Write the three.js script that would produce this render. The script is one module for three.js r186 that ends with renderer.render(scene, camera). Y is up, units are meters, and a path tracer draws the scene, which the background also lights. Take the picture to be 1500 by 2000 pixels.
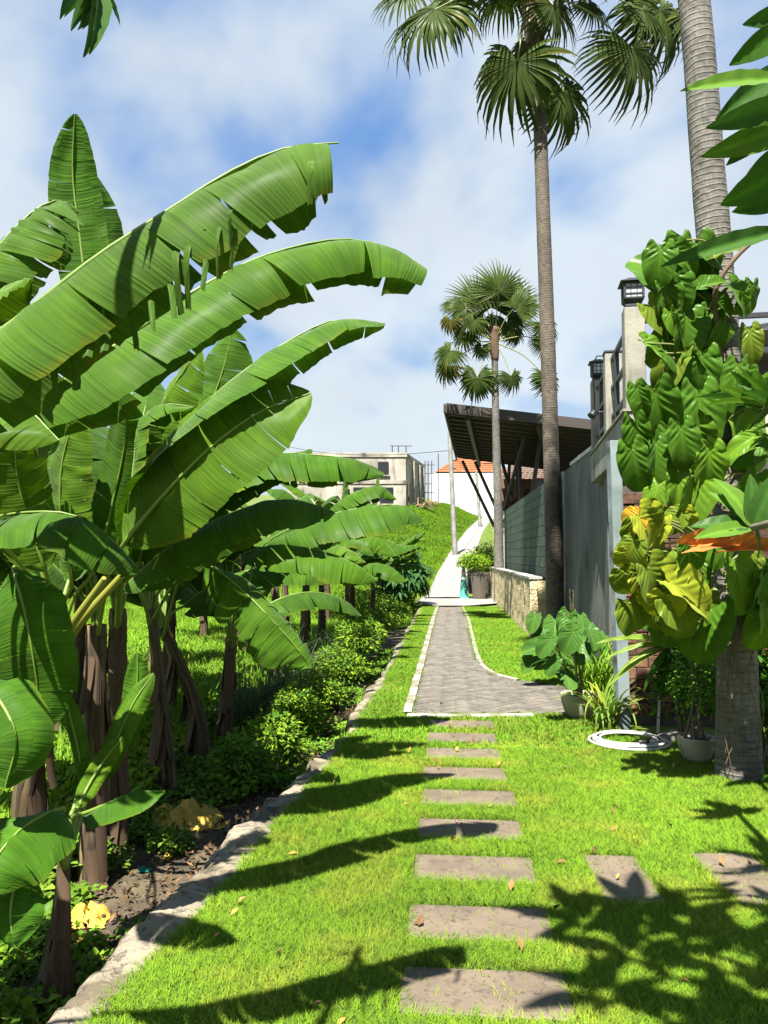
import * as THREE from 'three';
import { RoundedBoxGeometry } from 'three/addons/geometries/RoundedBoxGeometry.js';
import { mergeGeometries } from 'three/addons/utils/BufferGeometryUtils.js';

// ---------------------------------------------------------------- camera, sky, sun, exposure
const scene = new THREE.Scene();
const FOCAL = 1502, EYE = 1.62, PITCH = Math.atan(85 / FOCAL);
const camera = new THREE.PerspectiveCamera(2 * Math.atan(1000 / FOCAL) * 180 / Math.PI, 0.75, 0.05, 900);
camera.position.set(0, EYE, 0);
camera.rotation.set(PITCH, 0, 0);
const renderer = new THREE.WebGLRenderer({ antialias: true });
renderer.toneMapping = THREE.LinearToneMapping;
renderer.toneMappingExposure = 3.9;
renderer.shadowMap.enabled = true;

const SUNX = 0.18, SUN = new THREE.Vector3(-SUNX, 1, 0.55).normalize();      // towards the sun: high, behind the viewer's left shoulder
const sun = new THREE.DirectionalLight(new THREE.Color(1, 0.955, 0.87), 5);
sun.position.copy(SUN).multiplyScalar(60); sun.castShadow = true;
sun.shadow.mapSize.set(4096, 4096);
Object.assign(sun.shadow.camera, { left: -30, right: 30, top: 40, bottom: -30, near: 1, far: 160 });
scene.add(sun); scene.add(sun.target);

// ---------------------------------------------------------------- random numbers and noise
function rng(seed) { let a = seed >>> 0; return () => { a = (a + 0x6D2B79F5) | 0; let t = Math.imul(a ^ (a >>> 15), 1 | a); t = (t + Math.imul(t ^ (t >>> 7), 61 | t)) ^ t; return ((t ^ (t >>> 14)) >>> 0) / 4294967296; }; }
const hash2 = (x, y, s) => { let h = Math.imul(x | 0, 374761393) ^ Math.imul(y | 0, 668265263) ^ Math.imul(s | 0, 1274126177); h = Math.imul(h ^ (h >>> 13), 1274126177); return ((h ^ (h >>> 16)) >>> 0) / 4294967296; };
const hash3 = (x, y, z) => hash2(x, y, z * 131 + 17);
const sm = t => t * t * (3 - 2 * t), lerp = (a, b, t) => a + (b - a) * t, clamp = (x, a = 0, b = 1) => Math.min(b, Math.max(a, x));
const smooth = (a, b, x) => sm(clamp((x - a) / (b - a)));
function vnoise(x, y, period = 1e6, seed = 0) {
  const xi = Math.floor(x), yi = Math.floor(y), fx = sm(x - xi), fy = sm(y - yi), m = v => ((v % period) + period) % period;
  return lerp(lerp(hash2(m(xi), m(yi), seed), hash2(m(xi + 1), m(yi), seed), fx), lerp(hash2(m(xi), m(yi + 1), seed), hash2(m(xi + 1), m(yi + 1), seed), fx), fy);
}
function fbm(x, y, oct = 5, period = 1e6, seed = 0) { let s = 0, a = 0.5, n = 0; for (let i = 0; i < oct; i++) { s += a * vnoise(x, y, period, seed + i); n += a; a *= 0.5; x *= 2; y *= 2; period *= 2; } return s / n; }
function noise3(x, y, z) {
  const xi = Math.floor(x), yi = Math.floor(y), zi = Math.floor(z), fx = sm(x - xi), fy = sm(y - yi), fz = sm(z - zi);
  const p = (dz) => lerp(lerp(hash3(xi, yi, zi + dz), hash3(xi + 1, yi, zi + dz), fx), lerp(hash3(xi, yi + 1, zi + dz), hash3(xi + 1, yi + 1, zi + dz), fx), fy);
  return lerp(p(0), p(1), fz);
}
function fbm3(x, y, z, oct) { let s = 0, a = 0.5, n = 0; for (let i = 0; i < oct; i++) { s += a * noise3(x, y, z); n += a; a *= 0.5; x = x * 2.03 + 7.1; y = y * 2.03 + 3.7; z = z * 2.03 + 1.9; } return s / n; }

// ---------------------------------------------------------------- sky: blue air with soft broken cloud, the same all round
{
  const W = 1536, H = 768, data = new Float32Array(W * H * 4);
  for (let j = 0; j < H; j++) for (let i = 0; i < W; i++) {
    const el = ((j + 0.5) / H - 0.5) * Math.PI, az = ((i + 0.5) / W - 0.5) * 2 * Math.PI;
    const y = Math.sin(el), x = Math.cos(el) * Math.cos(az), z = Math.cos(el) * Math.sin(az), k = 4 * (j * W + i);
    const up = clamp(y), t = Math.pow(1 - up, 2.4);
    let r = lerp(0.035, 0.2, t), g = lerp(0.12, 0.33, t), b = lerp(0.33, 0.46, t);
    if (y > -0.02) {
      const q = 1 / (Math.max(y, 0) + 0.32), px = x * q * 1.5, pz = z * q * 1.5;
      const w1 = fbm3(px * 0.9 + 3.1, pz * 0.9, 2.2, 3) - 0.5, w2 = fbm3(px * 0.9 + 9.3, pz * 0.9 + 4, 5.2, 3) - 0.5;
      const n = fbm3(px * 1.15 + w1 * 1.5 + 88.1, pz * 1.15 + w2 * 1.5 + 33.9, 0.5, 6);
      const f = fbm3(px * 3.2 + w2 * 2 + 1.3, pz * 3.2 + w1 * 2 + 2.7, 8.5, 5);
      let c = smooth(0.305, 0.575, n * 0.68 + f * 0.4 + (1 - up) * 0.2 - 0.115);
      c = c * 0.9;
      const tone = 0.86 + 0.3 * (fbm3(px * 2.2 + 5, pz * 2.2 + 2, 3.3, 4) - 0.42);
      r = lerp(r, 0.405 * tone, c); g = lerp(g, 0.45 * tone, c); b = lerp(b, 0.48 * tone, c);
    } else { r = 0.16; g = 0.2; b = 0.12; }
    const K = 0.55; data[k] = r * K; data[k + 1] = g * K; data[k + 2] = b * K; data[k + 3] = 1;
  }
  const sky = new THREE.DataTexture(data, W, H, THREE.RGBAFormat, THREE.FloatType);
  sky.mapping = THREE.EquirectangularReflectionMapping; sky.magFilter = sky.minFilter = THREE.LinearFilter; sky.wrapS = THREE.RepeatWrapping; sky.needsUpdate = true;
  scene.background = sky; scene.environment = sky;
}

// ---------------------------------------------------------------- measuring: a direction of sight to a place (d = metres ahead)
const CP = Math.cos(PITCH), SP = Math.sin(PITCH), V = (x, y, d) => new THREE.Vector3(x, y, -d);
function at(px, py, d) { const u = (px - 750) / FOCAL, v = (1000 - py) / FOCAL, f = CP - v * SP, t = d / f; return V(u * t, EYE + (v * CP + SP) * t, d); }
function gnd(px, py, y = 0) { const u = (px - 750) / FOCAL, v = (1000 - py) / FOCAL, t = (y - EYE) / (v * CP + SP); return V(u * t, y, (CP - v * SP) * t); }

// ---------------------------------------------------------------- textures
const tex = (w, h, fn, srgb = false) => {
  const d = new Uint8Array(w * h * 4);
  for (let j = 0; j < h; j++) for (let i = 0; i < w; i++) { const c = fn(i / w, j / h, i, j), k = 4 * (j * w + i), a = Array.isArray(c) ? c : [c, c, c]; for (let n = 0; n < 3; n++) d[k + n] = clamp(srgb ? a[n] : a[n]) * 255; d[k + 3] = 255; }
  const t = new THREE.DataTexture(d, w, h); t.wrapS = t.wrapT = THREE.RepeatWrapping; t.magFilter = THREE.LinearFilter; t.minFilter = THREE.LinearMipmapLinearFilter; t.generateMipmaps = true; if (srgb) t.colorSpace = THREE.SRGBColorSpace; t.needsUpdate = true; return t;
};
const rep = (t, a, b = a) => { const c = t.clone(); c.repeat.set(a, b); c.needsUpdate = true; return c; };
// light neutral multipliers (about 1) for colour, and height maps
const T = {};
T.grain = tex(256, 256, (u, v) => { const n = fbm(u * 8, v * 8, 6, 8, 3), f = vnoise(u * 128, v * 128, 128, 9); return 0.62 + 0.5 * (n - 0.25) + 0.12 * (f - 0.5); });
T.rough = tex(256, 256, (u, v) => 0.7 * fbm(u * 16, v * 16, 5, 16, 21) + 0.3 * vnoise(u * 90, v * 90, 90, 4));
T.stain = tex(512, 512, (u, v) => { const n = fbm(u * 4, v * 4, 7, 4, 31), s = fbm(u * 14, v * 2.0, 5, 14, 44), c = 0.55 + 0.75 * (n - 0.3) - 0.28 * smooth(0.52, 0.75, s); return [c, c * 0.995, c * 0.97]; });
T.slab = tex(512, 512, (u, v) => { const n = fbm(u * 6, v * 6, 7, 6, 51), p = vnoise(u * 40, v * 40, 40, 5), q = fbm(u * 22, v * 22, 3, 22, 8); const ck = Math.abs(fbm(u * 3 + 1.7, v * 3 + 0.4, 5, 3, 91) - 0.5); let c = 0.62 + 0.55 * (n - 0.35) - 0.34 * smooth(0.82, 0.9, p) * smooth(0.35, 0.55, n) - 0.18 * smooth(0.66, 0.78, q) - 0.3 * smooth(0.006, 0.001, ck); return [c, c * 0.96, c * 0.9]; });
T.leafVein = tex(1024, 64, (u, v) => { const s = vnoise(u * 180, v * 1.5, 180, 17), w = vnoise(u * 60, v * 1.2, 60, 7), m = fbm(u * 10, v * 4, 4, 10, 6), l = smooth(0.72, 0.9, vnoise(u * 95, v * 2, 95, 3)); const c = 0.74 + 0.2 * (s - 0.5) + 0.16 * (w - 0.5) + 0.3 * (m - 0.5) - 0.1 * l, p = 0.1 * smooth(0.45, 0.7, m); return [c * (1 + p * 1.2), c * (1 + p * 0.4), c * (0.9 + p * 1.5)]; });
T.leafBump = tex(1024, 64, (u, v) => 0.35 * vnoise(u * 180, v * 1.5, 180, 17) + 0.25 * vnoise(u * 60, v * 1.2, 60, 7) + 0.4 * fbm(u * 14, v * 5, 3, 14, 60));
T.trunk = tex(128, 512, (u, v) => { const f = fbm(u * 20, v * 4, 5, 20, 3), g = fbm(u * 4, v * 6, 5, 4, 13), s = smooth(0.5, 0.62, fbm(u * 9, v * 3, 4, 9, 23)); const k = smooth(0.42, 0.6, fbm(u * 14, v * 2.5, 4, 14, 33)), c = (0.25 + 0.5 * f + 0.5 * (g - 0.4)) * (0.4 + 0.6 * k); return [lerp(c * 0.8, c * 1.9, s), lerp(c * 0.62, c * 1.5, s), lerp(c * 0.45, c * 1.0, s)]; });
T.palm = tex(256, 1024, (u, v) => { const w = v * 52 + 1.5 * fbm(u * 3, v * 8, 4, 3, 5), fr = w - Math.floor(w), ring = smooth(0.0, 0.12, fr) * smooth(1, 0.86, fr), n = fbm(u * 10, v * 20, 5, 10, 9), f = vnoise(u * 70, v * 30, 70, 2), bl = fbm(u * 4, v * 5, 4, 4, 77); const pt = smooth(0.66, 0.74, vnoise(u * 18, v * 110, 18, 6)) * 0.35, c = (0.45 + 0.5 * n + 0.25 * (f - 0.5)) * (0.76 + 0.24 * ring) * (0.6 + 0.75 * bl) * (1 - pt); return [c, c * 0.955, c * 0.88]; });
T.palmBump = tex(256, 1024, (u, v) => { const w = v * 52 + 1.5 * fbm(u * 3, v * 8, 4, 3, 5), fr = w - Math.floor(w); return 0.35 * smooth(0.0, 0.15, fr) * smooth(1, 0.8, fr) + 0.5 * fbm(u * 24, v * 48, 4, 24, 9); });
T.dirty = tex(512, 512, (u, v) => { const n = fbm(u * 4, v * 4, 7, 4, 131), d = smooth(0.46, 0.6, fbm(u * 7 + 2, v * 7, 6, 7, 141)), k = smooth(0.62, 0.7, fbm(u * 26, v * 26, 4, 26, 151)), p = smooth(0.7, 0.8, vnoise(u * 70, v * 70, 70, 161)); let c = 0.6 + 0.7 * (n - 0.3) - 0.3 * k + 0.15 * p; return [lerp(c, c * 0.5, d), lerp(c * 0.97, c * 0.46, d), lerp(c * 0.9, c * 0.36, d)]; });
T.wood = tex(128, 256, (u, v) => { const n = fbm(u * 26, v * 3, 5, 26, 3); return [0.6 + 0.55 * (n - 0.35), 0.58 + 0.5 * (n - 0.35), 0.55 + 0.45 * (n - 0.35)]; });
T.soil = tex(512, 512, (u, v) => { const n = fbm(u * 10, v * 10, 6, 10, 61), p = smooth(0.62, 0.72, vnoise(u * 60, v * 60, 60, 3)); return [0.5 + 0.8 * (n - 0.4) + 0.3 * p, 0.47 + 0.75 * (n - 0.4) + 0.28 * p, 0.42 + 0.65 * (n - 0.4) + 0.26 * p]; });

const lin = (r, g, b) => new THREE.Color().setRGB(r, g, b);
const ALBEDO = 0.54, tone = (r, g, b) => lin(r * ALBEDO, g * ALBEDO, b * ALBEDO);
const std = (c, o = {}) => new THREE.MeshStandardMaterial({ color: tone(...c), roughness: 0.85, ...o });
const leafy = (c, o = {}) => new THREE.MeshPhysicalMaterial({ color: tone(...c), roughness: 0.92, side: THREE.DoubleSide, transmission: 0.32, thickness: 0, specularIntensity: 0.25, clearcoat: 0.12, clearcoatRoughness: 0.38, vertexColors: true, ...o });

const M = {
  banana: leafy([0.088, 0.23, 0.005], { map: T.leafVein, bumpMap: T.leafBump, bumpScale: 0.005, clearcoat: 0.06, clearcoatRoughness: 0.36 }),
  petioleYellow: std([0.34, 0.34, 0.05], { roughness: 0.5 }),
  midrib: std([0.2, 0.31, 0.035], { roughness: 0.5 }),
  stem: std([0.33, 0.275, 0.18], { map: T.trunk, bumpMap: T.trunk, bumpScale: 0.02 }),
  stemPale: std([0.36, 0.4, 0.2], { map: T.trunk, bumpMap: T.trunk, bumpScale: 0.02 }),
  sheath: std([0.17, 0.105, 0.055], { side: THREE.DoubleSide, map: T.wood }),
  shrub: leafy([0.185, 0.38, 0.018], { clearcoat: 0.1 }),
  clover: leafy([0.27, 0.5, 0.03], { clearcoat: 0.0 }),
  cassava: leafy([0.05, 0.16, 0.035], { clearcoat: 0.1 }),
  fan: leafy([0.06, 0.105, 0.012], { clearcoat: 0.08, clearcoatRoughness: 0.3, transmission: 0.2 }),
  philo: leafy([0.075, 0.2, 0.006], { clearcoat: 0.16, clearcoatRoughness: 0.28, transmission: 0.25 }),
  frangi: leafy([0.06, 0.175, 0.009], { clearcoat: 0.1, clearcoatRoughness: 0.35 }),
  strap: leafy([0.25, 0.38, 0.04], { clearcoat: 0.3 }),
  grass: leafy([0.25, 0.5, 0.025], { clearcoat: 0.0, roughness: 0.95, transmission: 0.35 }),
  twig: std([0.2, 0.17, 0.12]),
  petiole: std([0.28, 0.32, 0.09], { roughness: 0.55 }),
  vine: std([0.19, 0.12, 0.075]),
  palmBark: std([0.3, 0.29, 0.27], { map: T.palm, bumpMap: T.palmBump, bumpScale: 0.012 }),
  palmBarkBrown: std([0.24, 0.2, 0.16], { map: T.palm, bumpMap: T.palmBump, bumpScale: 0.012 }),
  fibre: std([0.22, 0.13, 0.075], { map: T.wood }),
  slab: std([0.285, 0.225, 0.165], { map: T.slab, bumpMap: T.rough, bumpScale: 0.004 }),
  paver: [0, 1, 2, 3].map(i => std([0.215 + 0.03 * i, 0.2 + 0.026 * i, 0.175 + 0.02 * i], { map: T.slab, bumpMap: T.rough, bumpScale: 0.003 })),
  joint: std([0.06, 0.055, 0.04], { map: T.soil }),
  edging: std([0.8, 0.76, 0.68], { map: T.dirty, bumpMap: T.rough, bumpScale: 0.006 }),
  kerb: std([0.48, 0.42, 0.325], { map: T.dirty, bumpMap: T.dirty, bumpScale: 0.03 }),
  concretePath: std([0.5, 0.47, 0.42], { map: T.grain, bumpMap: T.rough, bumpScale: 0.006 }),
  concrete: std([0.56, 0.54, 0.45], { map: T.stain, bumpMap: T.rough, bumpScale: 0.004 }),
  render: std([0.24, 0.25, 0.24], { map: T.stain, bumpMap: T.rough, bumpScale: 0.005 }),
  post: std([0.36, 0.46, 0.47], { map: T.stain }),
  greenTile: [0, 1, 2].map(i => std([0.05 + 0.016 * i, 0.105 + 0.026 * i, 0.062 + 0.018 * i], { map: T.stain, bumpMap: T.rough, bumpScale: 0.02, roughness: 0.7 })),
  yellow: std([1.15, 0.93, 0.52], { map: T.grain, bumpMap: T.rough, bumpScale: 0.05 }),
  cap: std([0.68, 0.68, 0.62], { map: T.stain, bumpMap: T.rough, bumpScale: 0.01 }),
  brick: [0, 1, 2, 3].map(i => std([0.27 + 0.06 * (i - 1), 0.125 + 0.03 * (i - 1), 0.07 + 0.014 * (i - 1)], { map: T.dirty, bumpMap: T.rough, bumpScale: 0.005 })),
  mortar: std([0.16, 0.13, 0.11], { map: T.grain }),
  darkMetal: std([0.045, 0.05, 0.06], { roughness: 0.5, metalness: 0.3 }),
  brownMetal: std([0.07, 0.055, 0.045], { roughness: 0.6 }),
  sheet: std([0.06, 0.05, 0.043], { roughness: 0.65 }),
  frost: std([0.62, 0.66, 0.7], { roughness: 0.25 }),
  timber: std([0.3, 0.16, 0.085], { map: T.wood }),
  roofTile: [0, 1, 2].map(i => std([0.23 + 0.04 * i, 0.15 + 0.02 * i, 0.11 + 0.015 * i], { map: T.grain })),
  redPaint: std([0.42, 0.09, 0.05]),
  glassDark: std([0.03, 0.035, 0.04], { roughness: 0.12 }),
  white: std([1.2, 1.2, 1.17], { map: T.grain }),
  rawConcrete: std([0.7, 0.64, 0.56], { map: T.stain }),
  orangeTile: std([0.62, 0.2, 0.07], { map: T.grain }),
  pole: std([0.5, 0.49, 0.46], { map: T.stain }),
  pot: std([0.74, 0.68, 0.52], { map: T.stain, roughness: 0.55 }),
  potDark: std([0.3, 0.26, 0.21], { map: T.stain, bumpMap: T.rough, bumpScale: 0.01 }),
  earth: std([0.09, 0.065, 0.045], { map: T.soil }),
  hose: std([0.72, 0.72, 0.66], { roughness: 0.45 }),
  teal: std([0.1, 0.5, 0.42], { roughness: 0.5 }),
  orangePaint: std([0.7, 0.2, 0.07], { roughness: 0.5 }),
  black: std([0.02, 0.02, 0.022], { roughness: 0.5 }),
  rock: std([0.38, 0.35, 0.31], { map: T.grain, bumpMap: T.rough, bumpScale: 0.01 }),
  yellowSack: new THREE.MeshPhysicalMaterial({ color: tone(0.75, 0.5, 0.06), roughness: 0.7, side: THREE.DoubleSide }),
  dryLeaf: std([0.42, 0.27, 0.13], { side: THREE.DoubleSide, map: T.wood }),
  planks: std([0.6, 0.42, 0.26], { map: T.wood }),
  tealPlastic: std([0.03, 0.4, 0.3], { roughness: 0.4 }),
  ground: std([1, 1, 1], { vertexColors: true, map: rep(T.soil, 1), bumpMap: T.soil, bumpScale: 0.03 }),
  lawn: std([0.26, 0.4, 0.035], { map: T.soil }),
};

// ---------------------------------------------------------------- bookkeeping
const taken = {};
function numbered(n) { const k = taken[n] = (taken[n] ?? -1) + 1; return k ? `${n}_${String(k).padStart(3, '0')}` : n; }
function tag(o, label, category, group) { o.userData.label = label; o.userData.category = category; if (group) o.userData.group = group; return o; }
function thing(name, label, category, pos, group) { const o = new THREE.Group(); o.name = numbered(name); o.position.copy(pos); scene.add(o); return tag(o, label, category, group); }
const origin = o => { const p = new THREE.Vector3(); for (let q = o; q && q !== scene; q = q.parent) p.add(q.position); return p; };
// geometry given in world coordinates; parents are never turned
function part(parent, name, geo, mat) { const p = origin(parent); geo.translate(-p.x, -p.y, -p.z); const m = new THREE.Mesh(geo, mat); m.name = name; parent.add(m); return m; }
function shared(parent, name, geo, mat, pos, quat, scale = 1) { const m = new THREE.Mesh(geo, mat); m.name = name; m.position.copy(pos).sub(origin(parent)); if (quat) m.quaternion.copy(quat); if (scale.isVector3) m.scale.copy(scale); else m.scale.setScalar(scale); parent.add(m); return m; }
function struct(name, geo, mat) { const m = new THREE.Mesh(geo, mat); m.name = numbered(name); m.userData.kind = 'structure'; scene.add(m); return m; }
function stuff(o, name, label, category) { o.name = numbered(name); o.userData.kind = 'stuff'; tag(o, label, category); scene.add(o); return o; }

// ---------------------------------------------------------------- geometry helpers
function metreUV(g, s = 1) {
  const p = g.attributes.position, n = g.attributes.normal, uv = new Float32Array(p.count * 2);
  for (let i = 0; i < p.count; i++) { const ax = Math.abs(n.getX(i)), ay = Math.abs(n.getY(i)), az = Math.abs(n.getZ(i)); let u, v; if (ay >= ax && ay >= az) { u = p.getX(i); v = p.getZ(i); } else if (ax >= az) { u = p.getZ(i); v = p.getY(i); } else { u = p.getX(i); v = p.getY(i); } uv[2 * i] = u * s; uv[2 * i + 1] = v * s; }
  g.setAttribute('uv', new THREE.BufferAttribute(uv, 2)); return g;
}
const box = (w, h, l, r = 0.006, s = 1) => metreUV(r ? new RoundedBoxGeometry(w, h, l, 1, r) : new THREE.BoxGeometry(w, h, l), s);
// a box from a to b (its long axis), w wide, h tall
function bar(a, b, w, h, r = 0.004, s = 1) {
  const dir = b.clone().sub(a), L = dir.length(), g = box(w, h, L, Math.min(r, w / 3, h / 3), s), z = dir.normalize();
  const x = new THREE.Vector3(0, 1, 0).cross(z); if (x.lengthSq() < 1e-6) x.set(1, 0, 0); x.normalize(); const y = z.clone().cross(x);
  g.applyMatrix4(new THREE.Matrix4().makeBasis(x, y, z)); const c = a.clone().add(b).multiplyScalar(0.5); g.translate(c.x, c.y, c.z); return g;
}
// a box between two ground points along one side: thickness goes to the right of a->b
function wallBox(a, b, y0, y1, thick, r = 0.01, s = 1) {
  const dir = b.clone().sub(a).setY(0), L = dir.length(), z = dir.normalize(), x = new THREE.Vector3(-z.z, 0, z.x); // right of travel
  const g = box(thick, y1 - y0, L, r, s); g.applyMatrix4(new THREE.Matrix4().makeBasis(x.clone(), new THREE.Vector3(0, 1, 0), new THREE.Vector3().crossVectors(x, new THREE.Vector3(0, 1, 0))));
  const c = a.clone().add(b).multiplyScalar(0.5).addScaledVector(x, thick / 2); g.translate(c.x, (y0 + y1) / 2, c.z); return g;
}
function tube(pts, r, radial = 8, seg = 24, wob = 0, vs = 1) {
  const curve = pts.length > 2 ? new THREE.CatmullRomCurve3(pts, false, 'centripetal') : new THREE.LineCurve3(pts[0], pts[1]);
  const P = [], U = [], I = [], L = curve.getLength(); let nrm = null;
  const rad = typeof r === 'function' ? r : t => lerp(r[0], r[1], t);
  for (let i = 0; i <= seg; i++) {
    const t = i / seg, p = curve.getPointAt(t), tg = curve.getTangentAt(t);
    if (!nrm) { nrm = new THREE.Vector3(1, 0, 0); if (Math.abs(tg.x) > 0.9) nrm.set(0, 0, 1); }
    nrm = nrm.clone().addScaledVector(tg, -nrm.dot(tg)).normalize(); const bi = tg.clone().cross(nrm);
    for (let j = 0; j <= radial; j++) { const a = j / radial * Math.PI * 2, rr = rad(t) * (1 + (wob ? wob * (vnoise(j % radial * 1.7, i * 0.6, 1e6, 5) - 0.5) : 0)); P.push(p.x + rr * (Math.cos(a) * nrm.x + Math.sin(a) * bi.x), p.y + rr * (Math.cos(a) * nrm.y + Math.sin(a) * bi.y), p.z + rr * (Math.cos(a) * nrm.z + Math.sin(a) * bi.z)); U.push(j / radial, t * L * vs); }
  }
  const w = radial + 1;
  for (let i = 0; i < seg; i++) for (let j = 0; j < radial; j++) { const a = i * w + j; I.push(a, a + w, a + 1, a + 1, a + w, a + w + 1); }
  for (const [row, flip] of [[0, 0], [seg, 1]]) { const c = P.length / 3, t = row / seg, p = curve.getPointAt(t); P.push(p.x, p.y, p.z); U.push(0.5, t * L * vs); for (let j = 0; j < radial; j++) flip ? I.push(c, row * w + j + 1 - 0, row * w + j) : I.push(c, row * w + j, row * w + j + 1); }
  const g = new THREE.BufferGeometry(); g.setAttribute('position', new THREE.Float32BufferAttribute(P, 3)); g.setAttribute('uv', new THREE.Float32BufferAttribute(U, 2)); g.setIndex(I); g.computeVertexNormals();
  const N = g.attributes.normal; for (let i = 0; i <= seg; i++) { const a = i * w, b = a + radial, x = N.getX(a) + N.getX(b), y = N.getY(a) + N.getY(b), z = N.getZ(a) + N.getZ(b), l = Math.hypot(x, y, z) || 1; N.setXYZ(a, x / l, y / l, z / l); N.setXYZ(b, x / l, y / l, z / l); }
  return g;
}
const merge = gs => mergeGeometries(gs.map(g => { const h = g.index ? g.toNonIndexed() : g; for (const k of Object.keys(h.attributes)) if (!['position', 'normal', 'uv', 'color'].includes(k)) h.deleteAttribute(k); return h; }));
const quatFrom = (x, y, z) => new THREE.Quaternion().setFromRotationMatrix(new THREE.Matrix4().makeBasis(x, y, z));
// turns local +y to dir and local +z as near as can be to nrm
function aim(dir, nrm) { const y = dir.clone().normalize(), z = nrm.clone().addScaledVector(y, -nrm.dot(y)); if (z.lengthSq() < 1e-6) z.set(0, 0, 1).addScaledVector(y, -y.z); z.normalize(); return quatFrom(y.clone().cross(z), y, z); }

// ---------------------------------------------------------------- the lie of the land
const line = (tbl, d) => { if (d <= tbl[0][0]) return tbl[0][1] + (d - tbl[0][0]) * (tbl[1][1] - tbl[0][1]) / (tbl[1][0] - tbl[0][0]); for (let i = 1; i < tbl.length; i++) if (d <= tbl[i][0]) return lerp(tbl[i - 1][1], tbl[i][1], (d - tbl[i - 1][0]) / (tbl[i][0] - tbl[i - 1][0])); const n = tbl.length; return tbl[n - 1][1] + (d - tbl[n - 1][0]) * (tbl[n - 1][1] - tbl[n - 2][1]) / (tbl[n - 1][0] - tbl[n - 2][0]); };
const tblOf = (pix, y = 0) => pix.map(([a, b]) => { const p = gnd(a, b, y); return [-p.z, p.x]; }).sort((a, b) => a[0] - b[0]);
const kerbL = tblOf([[60, 2040], [150, 1945], [270, 1800], [385, 1688], [490, 1585], [560, 1530], [640, 1455], [705, 1370], [757, 1300], [790, 1238], [818, 1190]]);
const kerbR = tblOf([[150, 2040], [235, 1950], [340, 1850], [440, 1750], [520, 1650], [585, 1570], [645, 1500], [712, 1400], [757, 1330], [786, 1262], [822, 1192]]);
const kl = d => line(kerbL, d), kr = d => Math.max(line(kerbR, d), line(kerbL, d) + 0.12);
const BED = -0.4;
const pathL = [[24, 1.2], [28.5, 1.55], [30.5, 1.78], [36, 2.44], [45, 3.68], [56, 5.33], [70, 7.46], [90, 10.9], [105, 14.2], [125, 20]];
function hillAt(d) { const t = d - 29; return t < -3 ? 0 : t > 3 ? 0.093 * t : 0.093 * (t + 3) * (t + 3) / 12; }
function land(x, d) {                                           // garden bed, field and hill; the lawn lies on top of it
  const h = hillAt(d), left = line(pathL, Math.max(d, 24)) - x;
  let y = lerp(BED, 0, smooth(22, 29, d)) + h;
  y += smooth(40, 78, d) * (1.7 * smooth(0.3, 5.5, left) + 0.02 * Math.max(0, left - 5));
  y += 0.35 * smooth(3, 14, -x) * (1 - smooth(20, 34, d));
  y += 0.09 * (fbm(x * 0.45 + 50, d * 0.45, 3) - 0.5) * (left > 0.6 || d < 24 ? 1 : 0.1);
  return y;
}
function grid(xs, ds, hgt, col) {
  const P = [], U = [], C = [], I = [], n = xs.length;
  for (const d of ds) for (const x of xs) { P.push(x, hgt(x, d), -d); U.push(x * 0.6, d * 0.6); if (col) C.push(...col(x, d)); }
  for (let j = 0; j < ds.length - 1; j++) for (let i = 0; i < n - 1; i++) { const a = j * n + i; I.push(a, a + 1, a + n, a + 1, a + n + 1, a + n); }
  const g = new THREE.BufferGeometry(); g.setAttribute('position', new THREE.Float32BufferAttribute(P, 3)); g.setAttribute('uv', new THREE.Float32BufferAttribute(U, 2)); if (col) g.setAttribute('color', new THREE.Float32BufferAttribute(C, 3)); g.setIndex(I); g.computeVertexNormals(); return g;
}
const spread = (a, b, n, pw = 1) => Array.from({ length: n + 1 }, (_, i) => lerp(a, b, Math.pow(i / n, pw)));
{
  const xs = [...spread(-300, -26, 12, 0.5), ...spread(-24, 24, 160), ...spread(26, 300, 12, 2)], ds = [...spread(-60, -6, 6), ...spread(-5, 40, 150), ...spread(41, 130, 90), ...spread(135, 700, 14, 1.6)];
  struct('ground', grid(xs, ds, (x, d) => d > 130 ? land(x, 130) - (d - 130) * 0.12 : land(x, d), (x, d) => {
    const bed = smooth(-4.2, -2.6, x + 0.4 * (fbm(x, d, 2) - 0.5)) * (1 - smooth(18, 24, d)), n = fbm(x * 0.9, d * 0.9, 4);
    const g = [0.2 + 0.08 * n, 0.3 + 0.1 * n, 0.05], s = [0.15 + 0.05 * n, 0.115 + 0.04 * n, 0.075 + 0.02 * n]; return g.map((v, i) => lerp(v, s[i], clamp(bed * (0.75 + 0.5 * n))));
  }), M.ground);
  const P = [], U = [], I = [], rows = spread(-5, 25.5, 120), n = 40;
  rows.forEach((d, j) => { const a = kr(d) - 0.05, b = 7; for (let i = 0; i <= n; i++) { const x = lerp(a, b, Math.pow(i / n, 1.3)); P.push(x, 0.0 + 0.006 * (fbm(x * 2, d * 2, 2) - 0.5), -d); U.push(x * 0.7, d * 0.7); } if (j) for (let i = 0; i < n; i++) { const k = (j - 1) * (n + 1) + i; I.push(k, k + 1, k + n + 1, k + 1, k + n + 2, k + n + 1); } });
  const g = new THREE.BufferGeometry(); g.setAttribute('position', new THREE.Float32BufferAttribute(P, 3)); g.setAttribute('uv', new THREE.Float32BufferAttribute(U, 2)); g.setIndex(I); g.computeVertexNormals(); struct('lawn', g, M.lawn);
}
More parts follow.
